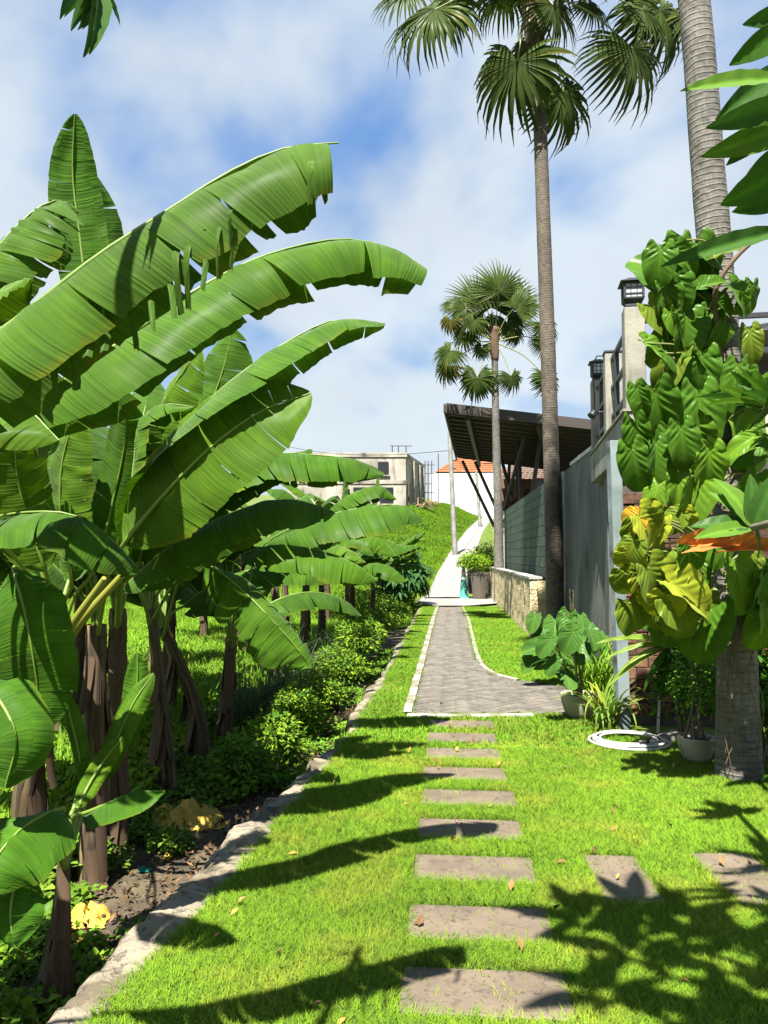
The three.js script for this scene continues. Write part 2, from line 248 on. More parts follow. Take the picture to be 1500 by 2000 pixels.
// broken concrete kerb between lawn and lower bed
{
  const P = [], U = [], I = [], ds = [...spread(-3, 2, 20), ...spread(2.03, 7, 260), ...spread(7.03, 25, 330)], n = 14;
  ds.forEach((d, j) => {
    const chip = 0.09 * smooth(0.55, 0.75, fbm(d * 1.9, 31, 4)), a = kl(d) + 0.12 * (fbm(d * 1.6, 3, 5) - 0.5) + 0.05 * (fbm(d * 7, 9, 3) - 0.5) + chip, b = kr(d) + 0.03 + 0.09 * (fbm(d * 2.2, 7, 5) - 0.5), top = 0.02 + 0.06 * (fbm(d * 1.3, 20, 4) - 0.5);
    for (let k = 0; k <= n; k++) {
      let x, y; if (k < 4) { x = a - 0.06 + 0.055 * (k / 3) + 0.05 * (fbm(d * 5, k * 1.7, 3) - 0.5); y = lerp(-0.55, top - 0.04, k / 3); }
      else if (k < n) { const f = (k - 4) / (n - 5); x = lerp(a + 0.012, b, f); y = top - 0.012 * Math.exp(-f * 9) + 0.022 * (fbm(d * 5 + 3, x * 5, 3) - 0.5) + 0.026 * (fbm(d * 26, x * 26, 3) - 0.5) - 0.025 * smooth(0.6, 0.7, fbm(d * 3, x * 3 + 60, 3)) - 0.03 * smooth(0.7, 1, f); }
      else { x = b + 0.03; y = -0.12; }
      P.push(x, y, -d); U.push(x * 0.9 + (k < 4 ? y : 0), d * 0.9);
    }
    if (j) for (let i = 0; i < n; i++) { const k = (j - 1) * (n + 1) + i; I.push(k, k + 1, k + n + 1, k + 1, k + n + 2, k + n + 1); }
  });
  const g = new THREE.BufferGeometry(); g.setAttribute('position', new THREE.Float32BufferAttribute(P, 3)); g.setAttribute('uv', new THREE.Float32BufferAttribute(U, 2)); g.setIndex(I); g.computeVertexNormals(); struct('kerb', g, M.kerb);
}

// ---------------------------------------------------------------- stepping stones, brick walk, concrete path
const E = new THREE.Vector3(0.083, 0, -0.9965).normalize(), RT = new THREE.Vector3(0.9965, 0, 0.083).normalize();   // along the garden path, and to its right
const stones = [];
{
  const rows = [[1905, 787, 1100], [1780, 801, 1066], [1680, 811, 1037], [1608, 818, 1014], [1550, 825, 1003], [1505, 827, 985], [1467, 832, 975], [1437, 836, 967], [1412, 839, 963]];
  const say = ['cracked stepping stone nearest the viewer at the bottom of the picture', 'second stepping stone from the bottom, with frond shadow on its right end', 'speckled third stepping stone from the bottom with dark pits', 'fourth stepping stone from the bottom, crossed by a banana leaf shadow', 'fifth stepping stone from the bottom of the straight row', 'sixth stepping stone from the bottom of the straight row', 'seventh stepping stone, third from the brick walk', 'second stepping stone from the white edge of the brick walk', 'last thin stepping stone touching the white edge of the brick walk'];
  const r = rng(5);
  rows.forEach(([y, a, b], i) => {
    const L = gnd(a, y), R = gnd(b, y), w = L.distanceTo(R), dep = i === 8 ? 0.26 : 0.31, c = L.clone().add(R).multiplyScalar(0.5).addScaledVector(E, -dep / 2);
    const g = new RoundedBoxGeometry(w, 0.06, dep, 2, 0.012); const p = g.attributes.position; for (let k = 0; k < p.count; k++) { const e = 0.006 * (fbm(p.getX(k) * 9 + i * 5, p.getZ(k) * 9, 3) - 0.5); p.setX(k, p.getX(k) + e * 2); p.setZ(k, p.getZ(k) + e * 2); }
    metreUV(g, 1.3); const uv = g.attributes.uv; for (let k = 0; k < uv.count; k++) uv.setXY(k, uv.getX(k) + i * 0.37, uv.getY(k) + i * 0.61);
    const m = new THREE.Mesh(g, M.slab); m.name = numbered('stepping_stone'); m.position.set(c.x, -0.004, c.z); m.rotation.y = -Math.atan2(E.x, -E.z) + (r() - 0.5) * 0.02; scene.add(m); tag(m, say[i], 'paving slab', 'stepping stones across the lawn');
    stones.push([c, w / 2, dep / 2, m.rotation.y]);
  });
  for (const [quad, lab] of [[[[1138, 1680], [1238, 1678], [1298, 1770], [1188, 1773]], 'stepping stone turned sideways to the right of the row'], [[[1352, 1673], [1458, 1676], [1590, 1776], [1440, 1776]], 'sideways stepping stone at the right edge of the picture, half shaded']]) {
    const q = quad.map(([a, b]) => gnd(a, b)), c = q.reduce((s, v) => s.add(v), new THREE.Vector3()).multiplyScalar(0.25), w = (q[0].distanceTo(q[1]) + q[3].distanceTo(q[2])) / 2, l = (q[0].distanceTo(q[3]) + q[1].distanceTo(q[2])) / 2, dir = q[0].clone().sub(q[3]).add(q[1].clone().sub(q[2])).normalize();
    const g = metreUV(new RoundedBoxGeometry(w, 0.06, l, 2, 0.012), 1.2), m = new THREE.Mesh(g, M.slab); m.name = numbered('stepping_stone'); m.position.set(c.x, -0.004, c.z); m.rotation.y = Math.atan2(-dir.x, -dir.z); scene.add(m); tag(m, lab, 'paving slab', 'stepping stones across the lawn'); stones.push([c, w / 2, l / 2, m.rotation.y]);
  }
}
const inStone = (x, z, pad) => stones.some(([c, a, b, ry]) => { const dx = x - c.x, dz = z - c.z, co = Math.cos(ry), si = Math.sin(ry); return Math.abs(dx * co - dz * si) < a + pad && Math.abs(dx * si + dz * co) < b + pad; });
const inPoly = (x, z, poly) => { let c = false; for (let i = 0, j = poly.length - 1; i < poly.length; j = i++) { const a = poly[i], b = poly[j]; if ((a.z > z) !== (b.z > z) && x < (b.x - a.x) * (z - a.z) / (b.z - a.z) + a.x) c = !c; } return c; };
const walkLeft = [[801, 1399], [815, 1345], [829, 1290], [841, 1240], [850, 1205], [856, 1187]].map(p => gnd(...p)), walkRight = [[1120, 1398], [1140, 1352], [1085, 1342], [1010, 1332], [965, 1320], [943, 1306], [931, 1285], [922, 1250], [913, 1210], [902, 1187]].map(p => gnd(...p));
const walk = [...walkLeft.slice().reverse(), ...walkRight];
const strip = (pts, w, y0, y1, side = 0, noise = 0.02, seg = 60, s = 1) => {      // an edging that follows a line on the ground
  const c = new THREE.CatmullRomCurve3(pts, false, 'centripetal'), P = [], U = [], I = [], L = c.getLength();
  for (let i = 0; i <= seg; i++) {
    const t = i / seg, p = c.getPointAt(t), tg = c.getTangentAt(t).setY(0).normalize(), n = new THREE.Vector3(-tg.z, 0, tg.x), o1 = -w / 2 + side + noise * (fbm(t * L * 6, 1, 3) - 0.5), o2 = w / 2 + side + noise * (fbm(t * L * 6, 8, 3) - 0.5), yy = p.y + y1 + noise * 0.3 * (fbm(t * L * 4, 5, 3) - 0.5);
    for (const [o, y] of [[o1 - 0.006, p.y + y0], [o1, yy - 0.008], [o1 + 0.012, yy], [o2 - 0.012, yy], [o2, yy - 0.008], [o2 + 0.006, p.y + y0]]) { P.push(p.x + n.x * o, y, p.z + n.z * o); U.push(t * L * s, (o + y) * s); }
    if (i) for (let k = 0; k < 5; k++) { const a = (i - 1) * 6 + k; I.push(a, a + 6, a + 1, a + 1, a + 6, a + 7); }
  }
  const g = new THREE.BufferGeometry(); g.setAttribute('position', new THREE.Float32BufferAttribute(P, 3)); g.setAttribute('uv', new THREE.Float32BufferAttribute(U, 2)); g.setIndex(I); g.computeVertexNormals(); return g;
};
{
  const sh = new THREE.Shape(walk.map(p => new THREE.Vector2(p.x, p.z))), g = new THREE.ShapeGeometry(sh); g.rotateX(Math.PI / 2); g.translate(0, 0.008, 0); const walkMesh = struct('brick_walk', metreUV(g), M.joint);
  // herringbone pavers
  const r = rng(11), O = walkLeft[0], ang = Math.PI / 4, U1 = E.clone().applyAxisAngle(new THREE.Vector3(0, 1, 0), ang), V1 = E.clone().applyAxisAngle(new THREE.Vector3(0, 1, 0), ang - Math.PI / 2), a = 0.105, list = [];
  for (let i = -130; i < 130; i++) for (let j = -130; j < 130; j++) {
    const k = (((i - j) % 4) + 4) % 4; if (k !== 0 && k !== 3) continue;
    // brick lies along U from cell (i,j) when k == 0, along V when k == 3
    const c = O.clone().addScaledVector(U1, (i + (k === 0 ? 1 : 0.5)) * a).addScaledVector(V1, (j + (k === 0 ? 0.5 : 1)) * a);
    if (inPoly(c.x, c.z, walk)) list.push([c, k === 0 ? U1 : V1]);
  }
  list.sort((p, q) => q[0].z - p[0].z);
  const pg = [0, 1, 2].map(v => { const g = new RoundedBoxGeometry(0.093, 0.056, 0.198, 1, 0.008); metreUV(g, 1.6); const uv = g.attributes.uv; for (let k = 0; k < uv.count; k++) uv.setXY(k, uv.getX(k) + v * 0.31, uv.getY(k) + v * 0.17); return g; }), rest = [[], [], [], []];
  list.forEach(([c, dir], n) => {
    const q = new THREE.Quaternion().setFromAxisAngle(new THREE.Vector3(0, 1, 0), Math.atan2(dir.x, dir.z) + (r() - 0.5) * 0.03), p = new THREE.Vector3(c.x, -0.003 + 0.006 * r(), c.z), mi = Math.floor(r() * 4), gi = Math.floor(r() * 3);
    if (n < 300) shared(walkMesh, n ? `paver_${String(n).padStart(3, '0')}` : 'paver', pg[gi], M.paver[mi], p, q);
    else { const g = pg[gi].clone(); g.applyQuaternion(q); g.translate(p.x, p.y, p.z); rest[mi].push(g); }
  });
  rest.forEach((gs, i) => { if (gs.length) { const m = part(walkMesh, 'far_pavers', merge(gs), M.paver[i]); m.userData.kind = 'stuff'; } });
  struct('walk_edging', strip(walkLeft, 0.095, -0.05, 0.046, -0.03), M.edging);
  struct('walk_edging', strip([[795, 1402], [860, 1403], [930, 1403], [1000, 1402], [1040, 1401]].map(p => gnd(...p)), 0.085, -0.05, 0.042, 0, 0.03), M.edging);
  struct('walk_edging', strip(walkRight.slice(3), 0.07, -0.05, 0.04, 0.02), M.edging);
}
const landing = [[1.25, 24.0], [1.2, 26], [1.45, 28.6], [1.6, 31], [3.2, 31], [4.3, 31], [4.2, 24.2]].map(([x, d]) => V(x, 0, d));
{
  const pe = new THREE.Shape([V(1.62, 0, 24.0), V(1.05, 0, 24.6), V(1.15, 0, 26.4), V(1.5, 0, 29), V(4.3, 0, 29), V(3.9, 0, 25.4), V(2.6, 0, 24.0)].map(p => new THREE.Vector2(p.x, p.z)));
  const g = new THREE.ShapeGeometry(pe); g.rotateX(Math.PI / 2); g.translate(0, 0.07, 0); struct('concrete_landing', metreUV(g), M.concretePath);
  const ds = spread(28.0, 120, 110), P = [], U = [], I = [];
  ds.forEach((d, j) => { const a = line(pathL, d) + 0.07 * (fbm(d * 0.8, 2, 3) - 0.5), b = line(pathL, d) + 1.55 + 0.06 * (fbm(d * 0.8, 9, 3) - 0.5), y = Math.max(hillAt(d) + 0.08, 0.082); [[a, y - 0.25], [a, y], [(a + b) / 2, y + 0.01], [b, y], [b, y - 0.25]].forEach(([x, yy]) => { P.push(x, yy, -d); U.push(x * 0.5, d * 0.5); }); if (j) for (let i = 0; i < 4; i++) { const k = (j - 1) * 5 + i; I.push(k, k + 1, k + 5, k + 1, k + 6, k + 5); } });
  const h = new THREE.BufferGeometry(); h.setAttribute('position', new THREE.Float32BufferAttribute(P, 3)); h.setAttribute('uv', new THREE.Float32BufferAttribute(U, 2)); h.setIndex(I); h.computeVertexNormals(); struct('concrete_path', h, M.concretePath);
}
// ---------------------------------------------------------------- the house on the right: balcony slab, pillars, lanterns, walls
const B0 = V(2.37, 0, 7.5), B1 = V(2.94, 0, 10.9), BD = B1.clone().sub(B0).normalize(), BR = new THREE.Vector3(-BD.z, 0, BD.x);   // front corner, along the side, to the right
const bq = (s, r, y) => B0.clone().addScaledVector(BD, s).addScaledVector(BR, r).setY(y);
{
  const o = thing('balcony_house', 'grey concrete balcony with pillars and dark rails above the brick wall', 'building', bq(0, 0, 0));
  part(o, 'balcony_slab', wallBox(bq(0, 0, 0), bq(3.45, 0, 0), 2.64, 3.03, 3.4, 0.012, 0.6), M.concrete);
  part(o, 'slab_lip', wallBox(bq(-0.02, -0.02, 0), bq(3.46, -0.02, 0), 3.032, 3.06, 0.3, 0.006, 0.6), M.concrete);
  for (const [s, top] of [[0.13, 4.09], [1.78, 4.06], [3.36, 4.09]]) { const c = bq(s, 0.115, 0), g = box(0.2, top - 3.062, 0.2, 0.012, 0.8); g.rotateY(-Math.atan2(BD.x, -BD.z)); g.translate(c.x, (top + 3.062) / 2, c.z); const p = part(o, 'pillar', g, M.concrete); if (s > 1 && s < 3) { const h = box(0.215, 0.03, 0.215, 0.005); h.rotateY(-Math.atan2(BD.x, -BD.z)); h.translate(c.x, top + 0.017, c.z); part(p, 'cap', h, M.darkMetal); } }
  // rails on the side and the front
  for (const y of [3.28, 3.62, 3.97]) { part(o, 'rail', bar(bq(0.24, 0.1, y), bq(1.67, 0.1, y), 0.045, 0.05), M.darkMetal); part(o, 'rail', bar(bq(1.9, 0.1, y), bq(3.25, 0.1, y), 0.045, 0.05), M.darkMetal); part(o, 'rail', bar(bq(0.13, 0.23, y), bq(0.13, 3.3, y), 0.045, 0.05), M.darkMetal); }
  for (const s of [0.62, 1.3, 2.3, 2.9]) part(o, 'baluster', bar(bq(s, 0.1, 3.07), bq(s, 0.1, 3.99), 0.05, 0.05), M.darkMetal);
  for (const s of [0.75, 1.5, 2.4, 3.2]) part(o, 'pillar', bar(bq(0.13, s + 0.1, 3.062), bq(0.13, s + 0.1, 3.12), 0.18, 0.18), M.concrete);
  part(o, 'front_beam', wallBox(bq(-0.005, 0.34, 0), bq(0.34, 0.34, 0), 2.34, 2.637, 3.0, 0.01, 0.6), M.brownMetal);
  // ceiling and inner walls under the slab
  part(o, 'inner_wall', wallBox(bq(0.95, 0.9, 0), bq(1.1, 0.9, 0), -0.05, 2.637, 2.5, 0.01, 0.5), M.render);
  const lamp = thing('wall_lamp', 'small dark spotlight fixed to the side of the balcony pillar', 'spotlight', bq(2.55, -0.03, 3.5));
  const L = bq(2.55, -0.03, 3.5); part(lamp, 'arm', tube([L.clone().addScaledVector(BR, 0.13), L.clone()], [0.012, 0.012], 6, 2), M.darkMetal); part(lamp, 'head', tube([L.clone().add(new THREE.Vector3(0.03, 0.03, 0)), L.clone().add(new THREE.Vector3(-0.05, -0.06, 0.03))], [0.035, 0.055], 10, 3), M.darkMetal);
  function lantern(c, k, label) {
    const t = thing('lantern', label, 'lantern', c, 'lanterns on the balcony pillars'), q = -Math.atan2(BD.x, -BD.z), Y = new THREE.Vector3(0, 1, 0);
    const put = (name, g, m, par = t) => { g.scale(k, k, k); g.rotateY(q); g.translate(c.x, c.y, c.z); return part(par, name, g, m); };
    put('base', box(0.17, 0.03, 0.17, 0.005).translate(0, 0.017, 0), M.darkMetal); const f = new THREE.CylinderGeometry(0.135, 0.09, 0.05, 4, 1); f.rotateY(Math.PI / 4); f.translate(0, 0.058, 0); put('collar', metreUV(f.toNonIndexed()), M.darkMetal);
    put('frame', merge([...[-1, 1].flatMap(a => [-1, 1].map(b => box(0.024, 0.16, 0.024, 0.003).translate(a * 0.088, 0.165, b * 0.088))), box(0.2, 0.02, 0.2, 0.003).translate(0, 0.092, 0), box(0.2, 0.022, 0.2, 0.003).translate(0, 0.248, 0)]), M.darkMetal);
    for (let i = 0; i < 4; i++) { const p = put('pane', box(0.15, 0.136, 0.006, 0).translate(0, 0.168, 0.082).rotateY(i * Math.PI / 2), M.frost); put('bars', merge([...[-0.03, 0.03].map(x => box(0.007, 0.136, 0.008, 0).translate(x, 0.168, 0.09)), ...[0.14, 0.198].map(y => box(0.15, 0.007, 0.008, 0).translate(0, y, 0.0904))]).rotateY(i * Math.PI / 2), M.darkMetal, p); }
    const rf = new THREE.CylinderGeometry(0.05, 0.185, 0.055, 4, 1); rf.rotateY(Math.PI / 4); rf.translate(0, 0.287, 0); put('roof', metreUV(rf.toNonIndexed()), M.darkMetal); put('eave', box(0.262, 0.012, 0.262, 0.003).translate(0, 0.2665 - 0.0055, 0), M.darkMetal);
  }
  lantern(bq(0.13, 0.115, 4.092), 1, 'dark metal lantern on the tall corner pillar of the balcony'); lantern(bq(3.36, 0.115, 4.092), 0.98, 'dark metal lantern on the far pillar of the balcony');
  const cable = thing('cable', 'thin black cable looping down beside the middle balcony pillar', 'cable', bq(1.78, 0, 4.05));
  part(cable, 'wire', tube([bq(1.78, 0.0, 4.05), bq(2.05, -0.05, 4.1), bq(2.3, -0.06, 3.95), bq(2.45, -0.03, 3.62), bq(2.55, -0.03, 3.5)], [0.008, 0.008], 5, 20), M.black);
  // pale corner post
  const post = new THREE.Mesh(bar(at(1217, 1428, 7.28), at(1198, 862, 7.4), 0.11, 0.12, 0.006), M.post); post.name = 'corner_post'; scene.add(post); tag(post, 'pale blue grey post under the balcony corner beside the brick wall', 'post');
}
{ // brick wall, brick by brick
  const a = V(2.29, 0, 7.42), dir = new THREE.Vector3(1, 0, 0.06).normalize(), o = thing('brick_wall', 'red brown brick wall behind the climbing plant on the right', 'wall', a), r = rng(41);
  const w = 1.9, h = 2.29, core = bar(a.clone().addScaledVector(dir, 0.02).setY(h / 2).add(new THREE.Vector3(0, 0, -0.08)), a.clone().addScaledVector(dir, w).setY(h / 2).add(new THREE.Vector3(0, 0, -0.08)), 0.1, h, 0.004); part(o, 'wall_core', core, M.mortar);
  const q = new THREE.Quaternion().setFromAxisAngle(new THREE.Vector3(0, 1, 0), -Math.atan2(dir.z, dir.x)), gs = [0, 1, 2].map(v => { const g = box(0.214, 0.104, 0.06, 0.005, 1.5); const uv = g.attributes.uv; for (let k = 0; k < uv.count; k++) uv.setXY(k, uv.getX(k) + v * 0.3, uv.getY(k) + v * 0.5); return g; });
  let n = 0;
  for (let j = 0; j < 19; j++) for (let i = 0; i < 9; i++) { const x = (i + 0.5 + (j % 2) * 0.5) * 0.222; if (x > w) continue; if (j % 2 && !i) { const hb = a.clone().addScaledVector(dir, 0.056).setY(0.17 + j * 0.111); shared(o, 'half_brick', gs[j % 3], M.brick[j % 4], hb, q, new THREE.Vector3(0.5, 1, 1)); } const p = a.clone().addScaledVector(dir, x).setY(0.17 + j * 0.111); p.z += 0.014 * r(); if (n >= 298) continue; shared(o, n ? `brick_${String(n).padStart(3, '0')}` : 'brick', gs[Math.floor(r() * 3)], M.brick[Math.floor(r() * 4)], p, q); n++; }
  // dark lean-to roof further right
  const rf = thing('lean_to_roof', 'dark sheet roof with black edge behind the right palm trunk', 'roof', V(3.4, 0, 9));
  const A = at(1430, 652, 8.6), Bp = at(1640, 612, 8.3); part(rf, 'fascia', bar(A, Bp, 0.06, 0.09), M.darkMetal); part(rf, 'roof_sheet', bar(A.clone().add(new THREE.Vector3(0, -0.06, -0.9)), Bp.clone().add(new THREE.Vector3(0, -0.06, -0.9)), 1.8, 0.03), M.sheet);
  part(rf, 'back_wall', bar(A.clone().add(new THREE.Vector3(0, -2.0, -1.7)), Bp.clone().add(new THREE.Vector3(0.4, -2.0, -1.7)), 0.08, 4.3), M.brownMetal);
  part(rf, 'leg', bar(A.clone().add(new THREE.Vector3(0.1, -0.05, -1.5)).setY(0), A.clone().add(new THREE.Vector3(0.1, -0.05, -1.5)), 0.08, 0.08), M.darkMetal);
}
// ---------------------------------------------------------------- garden walls along the path
const GN = V(3.4, 0, 14.6), GF = V(4.43, 0, 28.3);
{
  const top = 3.22, o = thing('tile_wall', 'dark green split stone wall rising above the yellow planter', 'wall', GN), r = rng(77);
  const dir = GF.clone().sub(GN).normalize(), rt = new THREE.Vector3(-dir.z, 0, dir.x), L = GN.distanceTo(GF);
  part(o, 'wall_core', wallBox(GN.clone().addScaledVector(rt, 0.03), GF.clone().addScaledVector(rt, 0.03), -0.1, top, 0.22, 0.01), M.render);
  const tw = 0.44, th = 0.235, q = new THREE.Quaternion().setFromAxisAngle(new THREE.Vector3(0, 1, 0), Math.atan2(dir.x, dir.z));
  const gs = [0, 1, 2, 3].map(v => { const g = new THREE.BoxGeometry(0.06, th - 0.012, tw - 0.012, 1, 5, 9), p = g.attributes.position; for (let k = 0; k < p.count; k++) { const y = p.getY(k), z = p.getZ(k); if (p.getX(k) < 0) p.setX(k, p.getX(k) + 0.05 * (fbm(y * 16 + v * 9, z * 16 + v * 4, 3) - 0.62)); } const n = g.toNonIndexed(); n.computeVertexNormals(); metreUV(n, 1.1); const uv = n.attributes.uv; for (let k = 0; k < uv.count; k++) uv.setXY(k, uv.getX(k) + v * 0.23, uv.getY(k) + v * 0.4); return n; });
  let n = 0; const far = [[], [], []];
  for (let i = 0; i < Math.floor((L - 0.3) / tw); i++) for (let j = 0; j < 9; j++) { const y = 1.12 + (j + 0.5) * th; const p = GN.clone().addScaledVector(dir, 0.1 + (i + 0.5) * tw).setY(y); const gi = Math.floor(r() * 4), mi = Math.floor(r() * 3); shared(o, n ? `stone_tile_${String(n).padStart(3, '0')}` : 'stone_tile', gs[gi], M.greenTile[mi], p, q); n++; }
  part(o, 'end_pier', wallBox(GF.clone().addScaledVector(dir, 0.02).addScaledVector(rt, -0.06), GF.clone().addScaledVector(dir, 0.28).addScaledVector(rt, -0.06), -0.1, top + 0.03, 0.34, 0.02), M.cap);
  // the bare rendered length nearer the house
  const c = thing('rendered_wall', 'bare grey rendered wall with water stains between green wall and balcony', 'wall', V(3.0, 0, 11));
  const a0 = V(3.05, 0, 10.7), a1 = GN.clone().addScaledVector(dir, -0.01);
  part(c, 'wall_face', wallBox(a0, a1, -0.1, 3.2, 0.24, 0.02, 0.45), M.render);
  part(c, 'wall_return', wallBox(V(2.76, 0, 9.5), a0.clone().add(new THREE.Vector3(-0.004, 0, 0.02)), -0.1, 2.635, 0.2, 0.02, 0.45), M.render);
  part(c, 'white_cap', wallBox(V(3.08, 0, 11.2), V(3.3, 0, 13.6), 3.204, 3.27, 0.3, 0.01), M.white);
  // yellow planter wall
  const y = thing('planter_wall', 'rough yellow limestone planter wall beside the brick walk', 'wall', V(2.9, 0, 15.2)), yd = (x, d) => V(x, 0, d);
  const N0 = yd(2.87, 15.2), F0 = yd(3.95, 28.6);
  const rough = (g, amt) => { const p = g.attributes.position, nn = g.attributes.normal; for (let k = 0; k < p.count; k++) { const e = amt * (fbm(p.getX(k) * 5 + p.getZ(k) * 6, p.getY(k) * 7 + p.getZ(k), 4) - 0.5); p.setXYZ(k, p.getX(k) + nn.getX(k) * e, p.getY(k) + nn.getY(k) * e, p.getZ(k) + nn.getZ(k) * e); } g.computeVertexNormals(); return g; };
  const slabBox = (a, b, y0, y1, t, amt, s = 0.8) => { const d0 = b.clone().sub(a), Ln = d0.length(); d0.normalize(); const R = new THREE.Vector3(-d0.z, 0, d0.x); let g = new THREE.BoxGeometry(t, y1 - y0, Ln, 4, 14, Math.ceil(Ln / 0.09)); metreUV(g, s); g = rough(g, amt); g.applyMatrix4(new THREE.Matrix4().makeBasis(R, new THREE.Vector3(0, 1, 0), R.clone().cross(new THREE.Vector3(0, 1, 0)))); const m = a.clone().add(b).multiplyScalar(0.5).addScaledVector(R, t / 2); g.translate(m.x, (y0 + y1) / 2, m.z); return g; };
  part(y, 'side_wall', slabBox(N0, F0, -0.08, 1.14, 0.2, 0.06), M.yellow);
  part(y, 'front_wall', slabBox(yd(2.99, 15.0), yd(3.62, 14.92).setZ(-14.9), -0.08, 1.12, -0.2, 0.06), M.yellow);
  part(y, 'coping', slabBox(N0.clone().add(new THREE.Vector3(-0.02, 0, 0.02)), F0.clone().add(new THREE.Vector3(-0.02, 0, 0)), 1.155, 1.2, 0.26, 0.02), M.cap);
  const b = thing('planter_block', 'short bright yellow limestone block right of the tall palm trunk', 'wall', V(3.5, 0, 13.6));
  part(b, 'block', slabBox(V(3.26, 0, 13.4), V(3.84, 0, 13.35), -0.05, 1.03, -0.3, 0.11), M.yellow);
}
// ---------------------------------------------------------------- canopy, the timber house below it, terrace
{
  const terr = thing('terrace_wall', 'concrete terrace behind the green wall carrying the canopy', 'wall', V(4.9, 0, 29));
  part(terr, 'terrace', wallBox(V(4.75, 0, 28.75), V(7.2, 0, 48), -0.2, 3.1, 12, 0.02, 0.4), M.render);
  const o = thing('canopy_roof', 'large dark steel canopy roof on slanted struts over the terrace', 'canopy', V(5, 3.1, 30));
  const NL = at(870, 793, 27.5), NR = at(1300, 842, 27.5), FL = at(893, 893, 41), FR = at(1330, 952, 41);
  const sheet = (dy, t) => { const g = new THREE.BufferGeometry(), q = [NL, NR, FR, FL].map(p => p.clone().add(new THREE.Vector3(0, dy, 0))), q2 = q.map(p => p.clone().add(new THREE.Vector3(0, t, 0))), P = [], U = []; const face = (a, b, c, d) => { for (const v of [a, b, c, a, c, d]) { P.push(v.x, v.y, v.z); U.push(v.x, v.z); } }; face(q[3], q[2], q[1], q[0]); face(q2[0], q2[1], q2[2], q2[3]); for (let i = 0; i < 4; i++) face(q[i], q[(i + 1) % 4], q2[(i + 1) % 4], q2[i]); g.setAttribute('position', new THREE.Float32BufferAttribute(P, 3)); g.setAttribute('uv', new THREE.Float32BufferAttribute(U, 2)); g.computeVertexNormals(); return g; };
  part(o, 'roof_sheet', sheet(0.0, 0.05), M.sheet);
  part(o, 'fascia', bar(NL.clone().add(new THREE.Vector3(0, -0.08, 0.05)), NR.clone().add(new THREE.Vector3(0, -0.08, 0.05)), 0.06, 0.36), M.brownMetal);
  part(o, 'fascia', bar(NL.clone().add(new THREE.Vector3(-0.04, -0.06, 0)), FL.clone().add(new THREE.Vector3(-0.04, -0.06, 0)), 0.06, 0.3), M.brownMetal);
  const pt = (u, v, dy = 0) => NL.clone().lerp(NR, u).lerp(FL.clone().lerp(FR, u), v).add(new THREE.Vector3(0, dy, 0));
  for (let i = 1; i < 15; i++) part(o, 'purlin', bar(pt(0.005, i / 15, -0.08), pt(0.99, i / 15, -0.08), 0.1, 0.14), M.brownMetal);
  for (const u of [0.1, 0.42, 0.75]) part(o, 'rafter', bar(pt(u, 0.02, -0.28), pt(u, 0.98, -0.28), 0.14, 0.24), M.brownMetal);
  const struts = [[[903, 900, 40.6], [965, 1008, 40.2]], [[928, 902, 40.8], [985, 1000, 40.4]], [[975, 880, 36], [1012, 992, 34]], [[1035, 815, 31], [978, 905, 33]], [[1058, 840, 31], [1032, 990, 31]], [[1013, 850, 33], [1018, 995, 32]], [[1070, 850, 35], [1090, 985, 33]], [[995, 905, 40], [990, 990, 40]], [[1012, 905, 40], [1004, 992, 40]]];
  for (const [a, b] of struts) { const A = at(...a), B = at(...b); B.y = Math.min(B.y, 3.12); part(o, 'strut', tube([B, A], [0.085, 0.085], 8, 2), M.brownMetal); }
  const h = thing('timber_house', 'low timber house with brown tiled roof under the dark canopy', 'house', V(6.5, 3.1, 43));
  const hx = (px, py, d) => at(px, py, d), z0 = 43;
  part(h, 'wall', bar(hx(975, 965, z0), hx(1250, 965, z0), 0.2, 2.6, 0.01), M.timber);
  for (let i = 0; i < 14; i++) { const x = lerp(982, 1055, i / 13), A = hx(x, 985 - (i > 4 ? 6 : 0) - i * 3.1, 33.5); part(h, 'board', bar(V(A.x, 3.1, 33.5), A.setZ(-33.5), 0.19, 0.03, 0.003), M.timber); }
  const R0 = hx(968, 936, 41.5), R1 = hx(1090, 936, 41.5), R2 = hx(1000, 905, 44), R3 = hx(1090, 905, 44);
  let n = 0; for (let i = 0; i < 8; i++) for (let j = 0; j < 22; j++) { const a = R0.clone().lerp(R1, (j + 0.5) / 22).lerp(R2.clone().lerp(R3, (j + 0.5) / 22), (i + 0.5) / 8), g = box(0.15, 0.03, 0.38, 0.004); g.rotateX(0.32); g.translate(a.x, a.y + 0.02 * (j % 2), a.z); part(h, n ? `roof_tile_${String(n).padStart(3, '0')}` : 'roof_tile', g, M.roofTile[(i * 7 + j * 5) % 3]); n++; }
  const W0 = hx(1046, 972, 32.5), W1 = hx(1062, 936, 32.5), wn = part(h, 'window', box(W1.x - W0.x, W1.y - W0.y, 0.05, 0).translate((W0.x + W1.x) / 2, (W0.y + W1.y) / 2, -32.5), M.glassDark);
  for (const x of [W0.x, W1.x]) part(wn, 'frame', bar(V(x, W0.y, 32.44), V(x, W1.y, 32.44), 0.09, 0.09), M.redPaint); part(wn, 'frame', bar(V(W0.x, W1.y, 32.44), V(W1.x, W1.y, 32.44), 0.085, 0.085), M.redPaint); part(h, 'mullion', bar(V(W0.x + 0.02, 3.1, 32.6), V(W0.x + 0.02, W1.y + 0.3, 32.6), 0.1, 0.1), M.redPaint);
}
